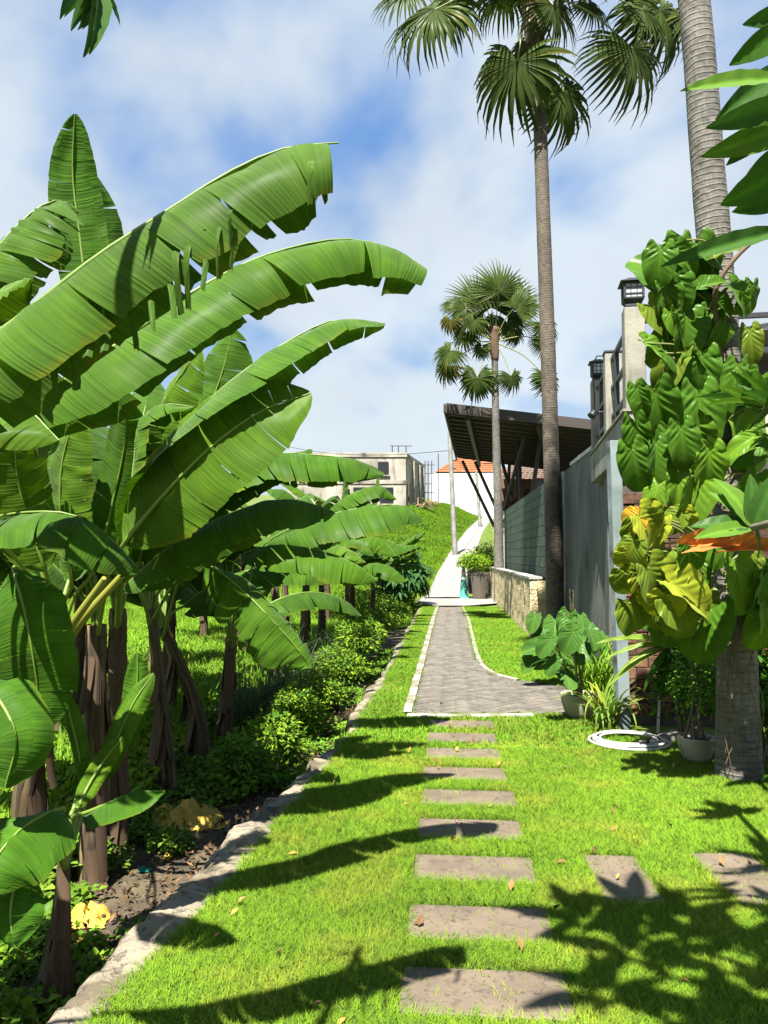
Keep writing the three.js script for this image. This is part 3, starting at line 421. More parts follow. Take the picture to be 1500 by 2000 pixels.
// ---------------------------------------------------------------- far buildings, poles, wires
{
  const d = 84, o = thing('unfinished_house', 'unfinished two storey raw concrete house on the hill', 'building', at(740, 990, d));
  const cL = at(560, 990, d), cC = at(793, 990, d), cR = at(829, 980, d + 12), top = at(793, 884, d).y, roof = at(793, 893, d).y, base = at(793, 1000, d).y - 2;
  const dir = cR.clone().sub(cC).setY(0).normalize();
  part(o, 'front_wall', wallBox(cC, cL, base, roof, 0.3, 0.02, 0.15), M.rawConcrete); part(o, 'side_wall', wallBox(cR, cC.clone().addScaledVector(dir, 0.31), base, roof - 0.02, 0.3, 0.02, 0.15), M.rawConcrete);
  part(o, 'parapet', wallBox(cC.clone().add(new THREE.Vector3(0.12, 0, 0.12)), cL.clone().add(new THREE.Vector3(0, 0, 0.12)), roof + 0.01, top, 0.35, 0.02, 0.15), M.rawConcrete); part(o, 'parapet', wallBox(cR.clone().add(new THREE.Vector3(0.12, 0, 0)), cC.clone().add(new THREE.Vector3(0.12, 0, -0.25)), roof + 0.012, top - 0.01, 0.3, 0.02, 0.15), M.rawConcrete);
  part(o, 'floor_band', wallBox(cC.clone().add(new THREE.Vector3(0.05, 0, 0.1)), cL.clone().add(new THREE.Vector3(0, 0, 0.1)), at(0, 945, d).y, at(0, 938, d).y, 0.1, 0.01, 0.2), M.rawConcrete);
  part(o, 'roof_slab', bar(cL.clone().setY(roof - 0.2).add(new THREE.Vector3(0.2, 0, -5)), cC.clone().setY(roof - 0.2).add(new THREE.Vector3(0.2, 0, -5)), 9, 0.2), M.rawConcrete);
  for (const [a, b, y0, y1] of [[738, 759, 902, 928], [690, 712, 905, 930], [640, 662, 905, 930], [742, 768, 952, 984], [690, 715, 952, 984]]) { const p = at(a, y1, d), q = at(b, y0, d), w = part(o, 'window', box(q.x - p.x, q.y - p.y, 0.1, 0).translate((p.x + q.x) / 2, (p.y + q.y) / 2, -d + 0.06), M.glassDark); part(w, 'sill', box(q.x - p.x + 0.3, 0.12, 0.2, 0.01).translate((p.x + q.x) / 2, p.y - 0.06, -d + 0.12), M.rawConcrete); }
  for (const t of [0.3, 0.62, 0.86]) part(o, 'column', wallBox(cC.clone().lerp(cR, t).add(new THREE.Vector3(0.1, 0, 0)), cC.clone().lerp(cR, t + 0.04).add(new THREE.Vector3(0.1, 0, 0)), base, roof, 0.2, 0.01), M.rawConcrete);
  const stain = part(o, 'bare_render_patch', wallBox(cC.clone().lerp(cR, 0.08).add(new THREE.Vector3(0.06, 0, 0)), cC.clone().lerp(cR, 0.95).add(new THREE.Vector3(0.06, 0, 0)), base, at(0, 940, d).y, 0.1, 0.01, 0.12), M.potDark); stain.userData.label = 'dark weathered lower side wall';
  const sc = thing('rooftop_frame', 'thin steel frame standing on the unfinished house roof', 'scaffold', at(782, 882, d));
  for (const x of [766, 778, 793]) part(sc, 'upright', tube([at(x, 890, d + 1), at(x, 870, d + 1)], [0.06, 0.06], 5, 1), M.brownMetal); part(sc, 'crossbar', tube([at(762, 871, d + 1), at(805, 871, d + 1)], [0.05, 0.05], 5, 1), M.brownMetal);
  const sf = thing('scaffold', 'thin metal scaffolding between the unfinished house and white house', 'scaffold', at(838, 985, 96));
  for (const x of [830, 836, 843, 856]) part(sf, 'upright', tube([at(x, 990, 96), at(x, x > 850 ? 886 : 900, 96)], [0.06, 0.06], 5, 1), M.brownMetal); for (const y of [908, 925, 945, 962]) part(sf, 'crossbar', tube([at(828, y, 96), at(848, y, 96)], [0.05, 0.05], 5, 1), M.brownMetal);
  const w = thing('white_house', 'white walled house with orange tiled hip roof on the hill', 'house', at(900, 985, 100)); const wb = at(900, 1000, 100).y - 2, wt = at(900, 925, 100).y;
  part(w, 'wall', wallBox(at(1010, 985, 99), at(841, 985, 100), wb, wt, 0.3, 0.02, 0.1), M.white); part(w, 'upper_wall', wallBox(at(1000, 950, 103), at(855, 950, 104), wt - 3, at(900, 918, 103).y, 0.3, 0.02, 0.1), M.white);
  { const e = [[850, 921, 102.5], [985, 921, 102.5], [985, 919, 112], [862, 919, 112]].map(p => at(...p)), yE = e[0].y; e.forEach(p => p.y = yE); const a = at(897, 893, 106), b = at(960, 893, 106), P = [], U = []; const f = (...v) => { for (const q of v) { P.push(q.x, q.y, q.z); U.push(q.x * 0.5, q.y * 0.5); } }; f(e[0], e[1], b, e[0], b, a); f(e[1], e[2], b); f(e[2], e[3], a, e[2], a, b); f(e[3], e[0], a); f(e[0], e[3], e[2], e[0], e[2], e[1]); const g = new THREE.BufferGeometry(); g.setAttribute('position', new THREE.Float32BufferAttribute(P, 3)); g.setAttribute('uv', new THREE.Float32BufferAttribute(U, 2)); g.computeVertexNormals(); const rf = part(w, 'roof', g, M.orangeTile);
    for (let i = 1; i < 7; i++) { const t = i / 7; part(rf, `tile_course${i > 1 ? '_' + String(i - 1).padStart(3, '0') : ''}`, tube([e[0].clone().lerp(a, t).add(new THREE.Vector3(0, 0.03, 0.05)), e[1].clone().lerp(b, t).add(new THREE.Vector3(0, 0.03, 0.05))], [0.06, 0.06], 5, 1), M.orangeTile); } }
  const r = rng(8), pile = thing('timber_pile', 'loose pile of pale timber offcuts at the top of the hill', 'timber pile', at(832, 988, 78)); for (let i = 0; i < 26; i++) { const c = at(lerp(815, 852, r()), lerp(975, 990, r()), 77 + r() * 2); c.y -= 0.1; const v = new THREE.Vector3(r() - 0.5, (r() - 0.5) * 0.35, (r() - 0.5) * 0.7).normalize().multiplyScalar(0.6); part(pile, i ? `plank_${String(i).padStart(3, '0')}` : 'plank', bar(c.clone().sub(v), c.clone().add(v), 0.12, 0.05), M.planks); }
  const pole = (bx, by, tx, ty, dd, label, rad) => { const t = thing('utility_pole', label, 'utility pole', at(bx, by, dd).setY(land(at(bx, by, dd).x, dd) - 0.1), 'utility poles beside the concrete path'), A = t.position.clone(), Z = at(tx, ty, dd); part(t, 'mast', tube([A, Z], [rad, rad * 0.7], 10, 6), M.pole); return [t, Z]; };
  const [p1, z1] = pole(889, 1058, 878, 847, 46, 'leaning grey concrete utility pole in the grass bank', 0.17), [p2, z2] = pole(938, 1012, 930, 922, 76, 'more distant utility pole further up the path', 0.17);
  for (const [y, s] of [[900, 0.1], [915, 0.1]]) { const a = at(880, y, 46); part(p1, 'insulator', tube([a.clone().add(new THREE.Vector3(0.1, 0, 0)), a.clone().add(new THREE.Vector3(0.32, 0.03, 0.05))], [0.05, 0.05], 6, 1), M.brownMetal); }
  const wire = (a, b, sag, label) => { const m = a.clone().lerp(b, 0.5); m.y -= sag; const g = tube([a, a.clone().lerp(b, 0.25).setY(lerp(a.y, b.y, 0.25) - sag * 0.75), m, a.clone().lerp(b, 0.75).setY(lerp(a.y, b.y, 0.75) - sag * 0.75), b], [0.018, 0.018], 4, 24), o2 = new THREE.Mesh(g, M.black); o2.name = numbered('power_line'); scene.add(o2); tag(o2, label, 'cable'); };
  wire(at(879, 866, 46), at(932, 926, 76), 0.8, 'sagging black cable between the two utility poles'); wire(at(879, 858, 46), at(968, 905, 41), 0.5, 'black cable from the near utility pole towards the canopy'); wire(at(879, 880, 46), at(560, 872, 70), 0.5, 'thin cable from the near utility pole towards the unfinished house');
}
// ---------------------------------------------------------------- banana plants
const UPV = new THREE.Vector3(0, 1, 0);
// a torn banana leaf: spine points (world), half width, droop of each half (0 = open, 1.5 = hanging), facing
function bananaLeaf(pts, hw, { left = 0.9, right = 0.9, face = null, seed = 1, tears = 7, tone = [1, 1, 1], torn = 1, curl = 0.5, tipStop = 1, blunt = 0 } = {}) {
  const r = rng(seed * 7919 + 13), curve = new THREE.CatmullRomCurve3(pts, false, 'centripetal'), L = curve.getLength(), P = [], U = [], C = [], I = [];
  const N = Math.max(36, Math.round(L * 44)), W = 7;
  const prof = t => Math.pow(clamp(t / 0.2), 0.55) * (t < 0.55 ? 0.93 + 0.07 * t / 0.55 : Math.pow(clamp(1 - Math.pow((t - 0.55) / (0.455 + blunt * 0.06), 2.1 + blunt * 5)), 0.6)) * 1.0;
  const frame = t => { const p = curve.getPointAt(clamp(t)), tg = curve.getTangentAt(clamp(t)), ref = (face || UPV), s = tg.clone().cross(ref); if (s.lengthSq() < 1e-5) s.set(1, 0, 0); s.normalize(); return [p, tg, s, s.clone().cross(tg).normalize()]; };
  for (const sd of [-1, 1]) {
    const droop = sd < 0 ? left : right, cuts = [0]; let t = 0.06 + 0.1 * r();
    while (t < 0.97) { cuts.push(t); t += (0.35 + 1.3 * r()) / (tears + 1); } cuts.push(tipStop);
    for (let c = 0; c < cuts.length - 1; c++) {
      const a = cuts[c], b = cuts[c + 1], n = Math.max(2, Math.round((b - a) * N)), bad = r() < 0.2 * torn, dd = (r() - 0.45) * 0.2 * torn + (bad ? 0.22 : 0), gap = 0.002 + (r() < 0.3 * torn ? 0.016 : 0.003) * torn * r() + (bad ? 0.008 : 0), len = bad ? 0.8 + 0.2 * r() : 0.97 + 0.05 * r(), base = P.length / 3, lift = 0.008 * (r() - 0.5), ph = r() * 6, tn = 0.88 + 0.24 * r(), edge = r() < 0.25 ? 0.85 : 0;
      for (let i = 0; i <= n; i++) {
        const f = i / n, tt = lerp(a, b, f), [p, tg, s, nn] = frame(tt), h = hw * prof(tt) * len * (1 + 0.04 * (r() - 0.5)), ripple = 0.03 * Math.sin(tt * L * 21 + ph) + 0.05 * Math.sin(tt * L * 6 + ph * 2);
        let x = 0, y = 0; const cx = (f - 0.5) * 2;
        for (let k = 0; k <= W; k++) {
          const w = k / W, th = droop * (0.35 + (0.65 + curl * 0.3) * w) + dd * w + ripple * w * w + lift;
          if (k) { x += Math.cos(th) * h / W; y -= Math.sin(th) * h / W; }
          const sk = h * 0.17 * w * w * (1 - smooth(0.75, 1, tt)) - cx * gap * w * (0.4 + w) * L * 0.45, fl = 0.010 * Math.sin(w * 5 + ph) * (1 - Math.abs(cx)) ;
          P.push(p.x + s.x * x * sd + nn.x * (y + fl) + tg.x * sk, p.y + s.y * x * sd + nn.y * (y + fl) + tg.y * sk, p.z + s.z * x * sd + nn.z * (y + fl) + tg.z * sk);
          U.push(tt * L / 0.9, w * 0.6 + seed * 0.13); const yel = edge * smooth(0.9, 1, w) * (0.3 + 0.7 * r()), v = tn * (0.94 + 0.12 * vnoise(tt * L * 14 + seed, w * 3, 1e6, seed & 255));
          C.push(tone[0] * v * (1 + 1.6 * yel), tone[1] * v * (1 + 0.2 * yel), tone[2] * v);
        }
      }
      for (let i = 0; i < n; i++) for (let k = 0; k < W; k++) { const q = base + i * (W + 1) + k; sd > 0 ? I.push(q, q + 1, q + W + 1, q + 1, q + W + 2, q + W + 1) : I.push(q, q + W + 1, q + 1, q + 1, q + W + 1, q + W + 2); }
    }
  }
  const g = new THREE.BufferGeometry(); g.setAttribute('position', new THREE.Float32BufferAttribute(P, 3)); g.setAttribute('uv', new THREE.Float32BufferAttribute(U, 2)); g.setAttribute('color', new THREE.Float32BufferAttribute(C, 3)); g.setIndex(I); g.computeVertexNormals(); return g;
}
let leafSeed = 1;
function addLeaf(plant, crown, pts, hw, o = {}, petiole = true) {
  const r0 = o.rib ?? 0.012, leaf = part(plant, 'leaf', bananaLeaf(pts, hw, { seed: leafSeed++, ...o }), o.mat ?? M.banana), L = new THREE.CatmullRomCurve3(pts).getLength();
  const rib = petiole && crown ? [crown.clone().add(new THREE.Vector3(0, -0.12, 0)), crown.clone().lerp(pts[0], 0.5).add(new THREE.Vector3(0, 0.05, 0)), ...pts] : pts;
  part(leaf, 'midrib', tube(rib, t => lerp(r0 * 1.35, r0 * 0.2, Math.pow(t, 0.8)), 7, 30), M.midrib);
  return leaf;
}
function trunk(plant, pts, r0, r1, seed, green = 0) {
  part(plant, 'pseudostem', tube(pts, t => lerp(r0, r1, t) * (1 + 0.12 * Math.pow(1 - t, 6)), 14, 26, 0.28, 0.5), r0 < 0.07 ? M.stemPale : M.stem);
  const r = rng(seed), c = new THREE.CatmullRomCurve3(pts);
  for (let i = 0; i < 11; i++) {                                   // dry peeling sheaths
    const t = 0.15 + 0.8 * r(), p = c.getPointAt(t), a = r() * 6.28, rad = lerp(r0, r1, t), len = 0.25 + 0.4 * r(), w = 0.05 + 0.05 * r(), P = [], I = [], U = [];
    for (let k = 0; k <= 5; k++) for (const s of [-1, 0, 1]) { const f = k / 5, out = rad * 1.03 + 0.1 * f * f * (0.2 + r() * 0.3), an = a + s * w / rad * (1 - 0.6 * f); P.push(p.x + Math.cos(an) * out, p.y - len * f, p.z + Math.sin(an) * out); U.push(s * 0.5, f); }
    for (let k = 0; k < 5; k++) for (let s = 0; s < 2; s++) { const q = k * 3 + s; I.push(q, q + 3, q + 1, q + 1, q + 3, q + 4); }
    const g = new THREE.BufferGeometry(); g.setAttribute('position', new THREE.Float32BufferAttribute(P, 3)); g.setAttribute('uv', new THREE.Float32BufferAttribute(U, 2)); g.setIndex(I); g.computeVertexNormals(); part(plant, 'dry_sheath', g, M.sheath);
  }
}
// leaves that grow by rule: azimuth (0 = right, 90 = away), start steepness, length
function ruleLeaf(plant, crown, az, e0, bend, L, hw, o = {}) {
  const dir = new THREE.Vector3(Math.cos(az), 0, -Math.sin(az)), pts = []; let p = crown.clone(), e = e0; const n = 7;
  for (let i = 0; i <= n; i++) { if (i) { const st = L / n; e = e0 - bend * Math.pow(i / n, 1.4); p = p.clone().addScaledVector(dir, Math.cos(e) * st).add(new THREE.Vector3(0, Math.sin(e) * st, 0)); } pts.push(p.clone()); }
  return addLeaf(plant, crown, pts.slice(1), hw, o, true);
}
const GRP = 'banana plants along the kerb';
function bananaPlant(base, top, r0, r1, label, seed, lean = null, name = 'banana_plant') { const o = thing(name, label, 'banana plant', base, GRP), m = base.clone().lerp(top, 0.5); if (lean) m.add(lean); trunk(o, [base.clone().add(new THREE.Vector3(0, -0.08, 0)), m, top], r0, r1, seed); return o; }
const px = (...l) => l.map(p => at(...p)), D2 = Math.PI / 180;
const bed = (x, y) => { let p = gnd(x, y, BED); p.y = land(p.x, -p.z) - 0.02; return p; };
{
  const paleTop = [1.15, 1.05, 1.7], fresh = [1.45, 1.25, 0.8], deep = [0.8, 0.88, 0.95];
  // beyond the left edge of the picture, its largest leaf arching over the view
  let c = V(-1.72, 1.62, 1.75), b = bananaPlant(V(-1.78, BED, 1.8), c, 0.1, 0.07, 'banana plant at the left edge whose largest torn leaf arches across the sky', 1);
  addLeaf(b, c, px([-330, 800, 1.72], [-140, 735, 1.7], [0, 648, 1.7], [190, 500, 1.72], [330, 410, 1.74], [450, 335, 1.76], [555, 290, 1.78], [662, 279, 1.8]), 0.2, { left: 1.2, right: 1.42, tears: 8, torn: 1.5, tone: paleTop, rib: 0.011, seed: 202, tipStop: 0.98, blunt: 1 });
  ruleLeaf(b, c, 170 * D2, 1.1, 1.5, 1.7, 0.26, { seed: 9 }); ruleLeaf(b, c, 120 * D2, 1.2, 1.2, 1.5, 0.25, { seed: 10, left: 0.5, right: 0.5 });
  // torn ribbons that hang from that leaf
  { const lf = b.children.filter(o => o.name === 'leaf')[0], r = rng(606);
    for (const [x0, y0, x1, y1, w] of [[118, 705, 112, 790, 22], [150, 680, 142, 760, 20], [185, 612, 176, 700, 24], [212, 595, 206, 690, 20], [240, 580, 262, 680, 14], [275, 555, 305, 650, 13], [312, 535, 345, 630, 14], [345, 515, 352, 610, 18], [372, 500, 366, 600, 16], [402, 485, 398, 570, 13], [432, 465, 426, 545, 8], [455, 450, 448, 520, 9], [612, 345, 605, 395, 15]]) {
      const P = [], U = [], C = [], I = [], n = 9, A = at(x0 - 2, y0 - 34, 1.685), Z = at(x1, y1, 1.66 + 0.06 * (r() - 0.5)), hw = w / FOCAL * 1.7 / 2, v = 0.75 + 0.4 * r(), ph = r() * 6;
      for (let k = 0; k <= n; k++) { const f = k / n, p = A.clone().lerp(Z, f); p.y += 0.02 * Math.sin(f * Math.PI); p.z += 0.02 * Math.sin(f * 4 + ph); const tw = 0.5 * Math.sin(f * 3 + ph), q = hw * (1.1 - 0.35 * f) * (1 + 0.15 * (r() - 0.5)); for (const s of [-1, 0, 1]) { P.push(p.x + s * q * Math.cos(tw), p.y + (k === n ? 0.012 * (r() - 0.5) : 0), p.z + s * q * Math.sin(tw) + (s ? 0 : 0.004)); U.push(f * 0.08 + s * 0.012, f * 0.5); C.push(v * 1.1, v, v * 1.3); } }
      for (let k = 0; k < n; k++) for (let s = 0; s < 2; s++) { const q = k * 3 + s; I.push(q, q + 3, q + 1, q + 1, q + 3, q + 4); }
      const g = new THREE.BufferGeometry(); g.setAttribute('position', new THREE.Float32BufferAttribute(P, 3)); g.setAttribute('uv', new THREE.Float32BufferAttribute(U, 2)); g.setAttribute('color', new THREE.Float32BufferAttribute(C, 3)); g.setIndex(I); g.computeVertexNormals(); part(lf, 'torn_strip', g, M.banana);
    } }
  // second plant just outside the frame
  c = V(-1.86, 1.75, 2.95); b = bananaPlant(V(-1.95, BED, 2.95), c, 0.1, 0.07, 'banana plant with an upright unfurled leaf standing highest at the left', 2);
  addLeaf(b, c, px([-40, 880, 2.75], [90, 770, 2.72], [230, 672, 2.75], [400, 556, 2.85], [530, 495, 2.95], [680, 467, 3.05], [775, 490, 3.1], [834, 527, 3.14]), 0.25, { left: 1.1, right: 1.2, tears: 6, torn: 1.0, tone: [1.12, 1.08, 1.05], rib: 0.012, seed: 33, blunt: 0.6 });
  addLeaf(b, c, px([120, 700, 3.3], [165, 600, 3.3], [158, 480, 3.3], [142, 340, 3.28], [146, 222, 3.22]), 0.118, { left: 0.12, right: 0.12, face: new THREE.Vector3(0.1, 0.15, 1), tears: 3, torn: 0.5, tone: [0.95, 1.05, 0.8], seed: 43 });
  addLeaf(b, c, px([130, 760, 3.5], [180, 650, 3.5], [196, 520, 3.5], [190, 420, 3.48], [172, 330, 3.44]), 0.13, { left: 0.2, right: 0.35, face: new THREE.Vector3(0.5, 0, 1), tears: 4, torn: 0.8, tone: deep, seed: 44 });
  addLeaf(b, c, px([-120, 640, 2.7], [-50, 540, 2.75], [20, 455, 2.8], [85, 400, 2.85], [130, 392, 2.9], [155, 420, 2.92]), 0.24, { left: 1.2, right: 1.2, tears: 13, torn: 1.6, tone: [1.1, 1.05, 1], seed: 45 });
  addLeaf(b, c, px([-110, 760, 2.5], [-60, 640, 2.5], [10, 560, 2.5], [60, 545, 2.5]), 0.15, { left: 0.8, right: 0.8, tears: 6, torn: 1.2, tone: fresh, seed: 46 });
  addLeaf(b, c, px([-160, 790, 2.4], [-60, 770, 2.3], [40, 790, 2.25], [115, 860, 2.2]), 0.2, { left: 1.1, right: 1.1, tears: 5, tone: fresh, seed: 47 });
  // plant with the yellow petioles
  c = at(112, 1240, 4.5); b = bananaPlant(bed(40, 1745), c, 0.085, 0.06, 'banana plant at the far left with thick yellow petioles and dark trunk', 3, new THREE.Vector3(-0.05, 0, 0));
  addLeaf(b, c, px([20, 1090, 3.5], [-20, 1020, 3.4], [60, 1000, 3.3], [150, 1008, 3.3], [225, 1060, 3.35], [275, 1118, 3.4]).slice(1), 0.24, { left: 1.0, right: 1.0, tears: 7, torn: 1.2, tone: [0.95, 1, 0.9], seed: 51 });
  addLeaf(b, c, px([25, 1110, 3.5], [45, 1180, 3.45], [62, 1270, 3.45], [74, 1360, 3.5], [70, 1440, 3.5]), 0.185, { left: 0.35, right: 0.35, face: new THREE.Vector3(0.2, 0, 1), tears: 2, torn: 0.4, tone: [0.95, 1.05, 0.8], seed: 52 });
  addLeaf(b, c, px([140, 1140, 4.3], [118, 1010, 4.25], [122, 900, 4.2], [150, 800, 4.15]), 0.2, { left: 0.35, right: 0.5, face: new THREE.Vector3(-0.6, 0.2, 1), tears: 8, torn: 1, tone: fresh, seed: 53 });
  addLeaf(b, c, px([90, 1120, 4.1], [50, 1000, 4], [30, 900, 3.9], [40, 800, 3.8]), 0.22, { left: 0.5, right: 0.5, face: new THREE.Vector3(0.8, 0.3, 1), tears: 8, tone: fresh, seed: 54 });
  addLeaf(b, c, px([180, 1120, 4.4], [225, 960, 4.3], [245, 850, 4.2], [240, 770, 4.1]), 0.17, { left: 0.3, right: 0.9, face: new THREE.Vector3(-0.3, 0, 1), tears: 3, torn: 0.4, tone: [1.1, 1.12, 0.8], seed: 55 });
  for (const [a, bb] of [[[150, 1225, 4.3], [260, 1100, 4.1]], [[128, 1240, 4.2], [205, 1130, 4]], [[90, 1250, 4.2], [60, 1160, 4.1]]]) part(b, 'petiole', tube([c.clone().add(new THREE.Vector3(0, -0.15, 0)), at(...a), at(...bb)], [0.03, 0.018], 8, 10), M.petioleYellow);
  // two stout dark trunks side by side
  c = at(188, 1220, 4.8); b = bananaPlant(bed(180, 1722), c, 0.085, 0.06, 'stout dark banana trunk, left one of the close pair', 4);
  addLeaf(b, c, px([210, 1130, 4.7], [255, 1010, 4.6], [290, 880, 4.5], [330, 770, 4.45], [390, 680, 4.4]), 0.25, { left: 0.7, right: 0.4, face: new THREE.Vector3(-0.4, 0.5, 1), tears: 9, tone: fresh, seed: 61 });
  addLeaf(b, c, px([250, 1000, 4.2], [262, 900, 4.2], [275, 820, 4.2], [320, 790, 4.2], [378, 795, 4.2]), 0.17, { left: 0.9, right: 0.9, tears: 6, torn: 1.1, tone: [1.2, 1.15, 0.9], seed: 62 });
  ruleLeaf(b, c, 150 * D2, 1.2, 1.4, 1.7, 0.25, { seed: 63, tone: deep }); ruleLeaf(b, c, 60 * D2, 1.25, 0.7, 1.9, 0.26, { seed: 64, left: 0.5, right: 0.5 }); ruleLeaf(b, c, 215 * D2, 1.15, 1.3, 1.3, 0.22, { seed: 65 });
  c = at(230, 1190, 5.15); b = bananaPlant(bed(228, 1652), c, 0.08, 0.055, 'stout dark banana trunk, right one of the close pair', 5);
  addLeaf(b, c, px([270, 1100, 4.6], [320, 900, 4.1], [390, 800, 4.0], [480, 722, 4.0], [570, 662, 4.05], [655, 625, 4.1], [752, 632, 4.15]), 0.27, { left: 0.95, right: 0.8, tears: 8, torn: 0.7, tone: [1.1, 1.12, 0.85], seed: 71 });
  addLeaf(b, c, px([240, 1065, 4.0], [330, 955, 3.9], [420, 866, 3.85], [515, 800, 3.9], [607, 768, 3.95]), 0.28, { left: 0.25, right: 0.2, face: new THREE.Vector3(0.12, 0.55, 1), tears: 6, torn: 0.6, tone: fresh, rib: 0.018, seed: 72 });
  addLeaf(b, c, px([300, 1010, 5.0], [380, 860, 5.0], [430, 740, 5.0], [455, 640, 5.0]), 0.25, { left: 0.3, right: 0.6, face: new THREE.Vector3(-0.3, 0.2, 1), tears: 8, tone: [0.95, 1, 0.9], seed: 73 });
  ruleLeaf(b, c, 95 * D2, 1.35, 0.6, 2.1, 0.28, { seed: 74, left: 0.4, right: 0.4 }); ruleLeaf(b, c, 190 * D2, 1.2, 1.1, 1.9, 0.26, { seed: 75 }); ruleLeaf(b, c, 20 * D2, 1.1, 0.8, 1.8, 0.27, { seed: 76, tone: deep });
  // slim green trunk
  c = at(295, 1190, 6.4); b = bananaPlant(bed(338, 1552), c, 0.06, 0.045, 'slim pale banana trunk standing alone right of the pair', 6);
  addLeaf(b, c, px([240, 1150, 4.5], [340, 1062, 4.35], [450, 1003, 4.3], [545, 976, 4.3], [610, 985, 4.35], [655, 1000, 4.4]), 0.27, { left: 0.95, right: 1.1, tears: 8, torn: 0.8, tone: [1.05, 1.1, 0.9], seed: 81 });
  addLeaf(b, c, px([400, 1100, 5.2], [470, 1150, 5.1], [535, 1215, 5.0], [575, 1260, 5.0], [608, 1305, 5.0]), 0.27, { left: 1.5, right: 0.3, face: new THREE.Vector3(-0.1, 0.5, 1), tears: 9, torn: 1.7, tone: [1.25, 1.2, 0.8], seed: 82 });
  ruleLeaf(b, c, 100 * D2, 1.3, 0.9, 1.9, 0.26, { seed: 83, left: 0.5, right: 0.5 }); ruleLeaf(b, c, 50 * D2, 1.0, 1.0, 1.8, 0.26, { seed: 84 }); ruleLeaf(b, c, 165 * D2, 1.15, 1.2, 1.7, 0.25, { seed: 85, tone: deep });
  // leaning trunk
  c = at(318, 1225, 7.4); b = bananaPlant(bed(408, 1488), c, 0.075, 0.055, 'brown banana trunk leaning to the left over the dry mulch', 7, new THREE.Vector3(0.06, 0, 0));
  addLeaf(b, c, px([400, 1000, 5.4], [440, 935, 5.3], [520, 888, 5.3], [620, 889, 5.35], [700, 900, 5.4], [750, 925, 5.45]), 0.3, { left: 1.05, right: 1.0, tears: 9, torn: 0.8, tone: [0.95, 1.02, 0.95], seed: 91 });
  ruleLeaf(b, c, 75 * D2, 1.3, 0.9, 2.1, 0.28, { seed: 92, left: 0.5, right: 0.6 }); ruleLeaf(b, c, 130 * D2, 1.2, 1.3, 1.9, 0.27, { seed: 93 }); ruleLeaf(b, c, 10 * D2, 0.9, 1.3, 1.8, 0.27, { seed: 94 });
  // trunk beside the hedge
  c = at(452, 1245, 8.1); b = bananaPlant(bed(437, 1452), c, 0.08, 0.06, 'dark upright banana trunk closest to the near hedge shrubs', 8);
  addLeaf(b, c, px([520, 1060, 6.6], [620, 1012, 6.5], [720, 990, 6.5], [785, 988, 6.55], [826, 1015, 6.6]), 0.36, { left: 1.0, right: 1.0, tears: 7, torn: 0.7, tone: [0.95, 1, 0.95], seed: 101 });
  addLeaf(b, c, px([470, 1085, 5.6], [530, 1066, 5.5], [610, 1072, 5.5], [685, 1097, 5.5], [738, 1133, 5.55]), 0.27, { left: 1.1, right: 1.0, tears: 6, torn: 0.7, tone: [1.3, 1.25, 0.8], seed: 102 });
  addLeaf(b, c, px([440, 1200, 7.4], [400, 1170, 7.2], [360, 1200, 7.1]), 0.2, { left: 0.9, right: 0.9, tone: deep, seed: 103 });
  ruleLeaf(b, c, 60 * D2, 1.25, 0.8, 2.2, 0.3, { seed: 104, left: 0.5, right: 0.5 }); ruleLeaf(b, c, 110 * D2, 1.2, 1.0, 2.0, 0.3, { seed: 105 }); ruleLeaf(b, c, 25 * D2, 0.9, 1.6, 1.7, 0.27, { seed: 106, tone: deep });
  // inner crown leaves that close the thicket
  { const r = rng(1234); for (const [cx, cy, cd, who, n] of [[112, 1240, 4.5, 2, 7], [188, 1220, 4.8, 3, 8], [230, 1190, 5.15, 4, 8], [295, 1190, 6.4, 5, 7], [318, 1225, 7.4, 6, 7], [452, 1245, 8.1, 7, 7]]) { const pl = scene.children.filter(o => o.name.startsWith('banana_plant'))[who], cc = at(cx, cy, cd); for (let k = 0; k < n; k++) ruleLeaf(pl, cc, (75 + 130 * r()) * D2, 0.95 + 0.5 * r(), 0.6 + 0.9 * r(), 1.5 + 0.7 * r(), 0.24 + 0.06 * r(), { left: 0.4 + 0.5 * r(), right: 0.4 + 0.5 * r(), tears: 7, tone: r() < 0.4 ? fresh : deep, seed: 2000 + who * 20 + k }); } }
  // further plants down the row
  const rest = [[545, 1345, 2.5, 11], [630, 1268, 2.5, 12], [690, 1258, 2.2, 13], [478, 1290, 3.2, 14], [400, 1262, 2.8, 15], [560, 1258, 3.6, 16], [725, 1240, 1.9, 17], [640, 1228, 4.2, 18], [300, 1330, 2.9, 19], [150, 1420, 2.9, 23], [60, 1480, 3.0, 24], [590, 1300, 3.0, 25], [680, 1222, 3.8, 26], [330, 1420, 2.7, 27]];
  const say = ['banana plant behind the lemongrass in front of the middle hedge', 'small banana plant with a slim trunk beside the tall dark grass', 'small banana plant with reddish trunk near the far hedge', 'banana plant deep in the row behind the leaning trunk', 'banana plant furthest back on the field side', 'banana plant in the middle of the row hidden by foliage', 'lowest banana plant at the far end of the row', 'far banana plant whose ragged crown shows below the unfinished house', 'banana plant in the second row behind the slim pale trunk', 'banana plant in the second row behind the close pair of trunks', 'banana plant in the second row at the far left field edge', 'banana plant crowding the lemongrass in the middle of the row', 'far banana plant on the hill side of the row', 'banana plant in the second row behind the leaning brown trunk'];
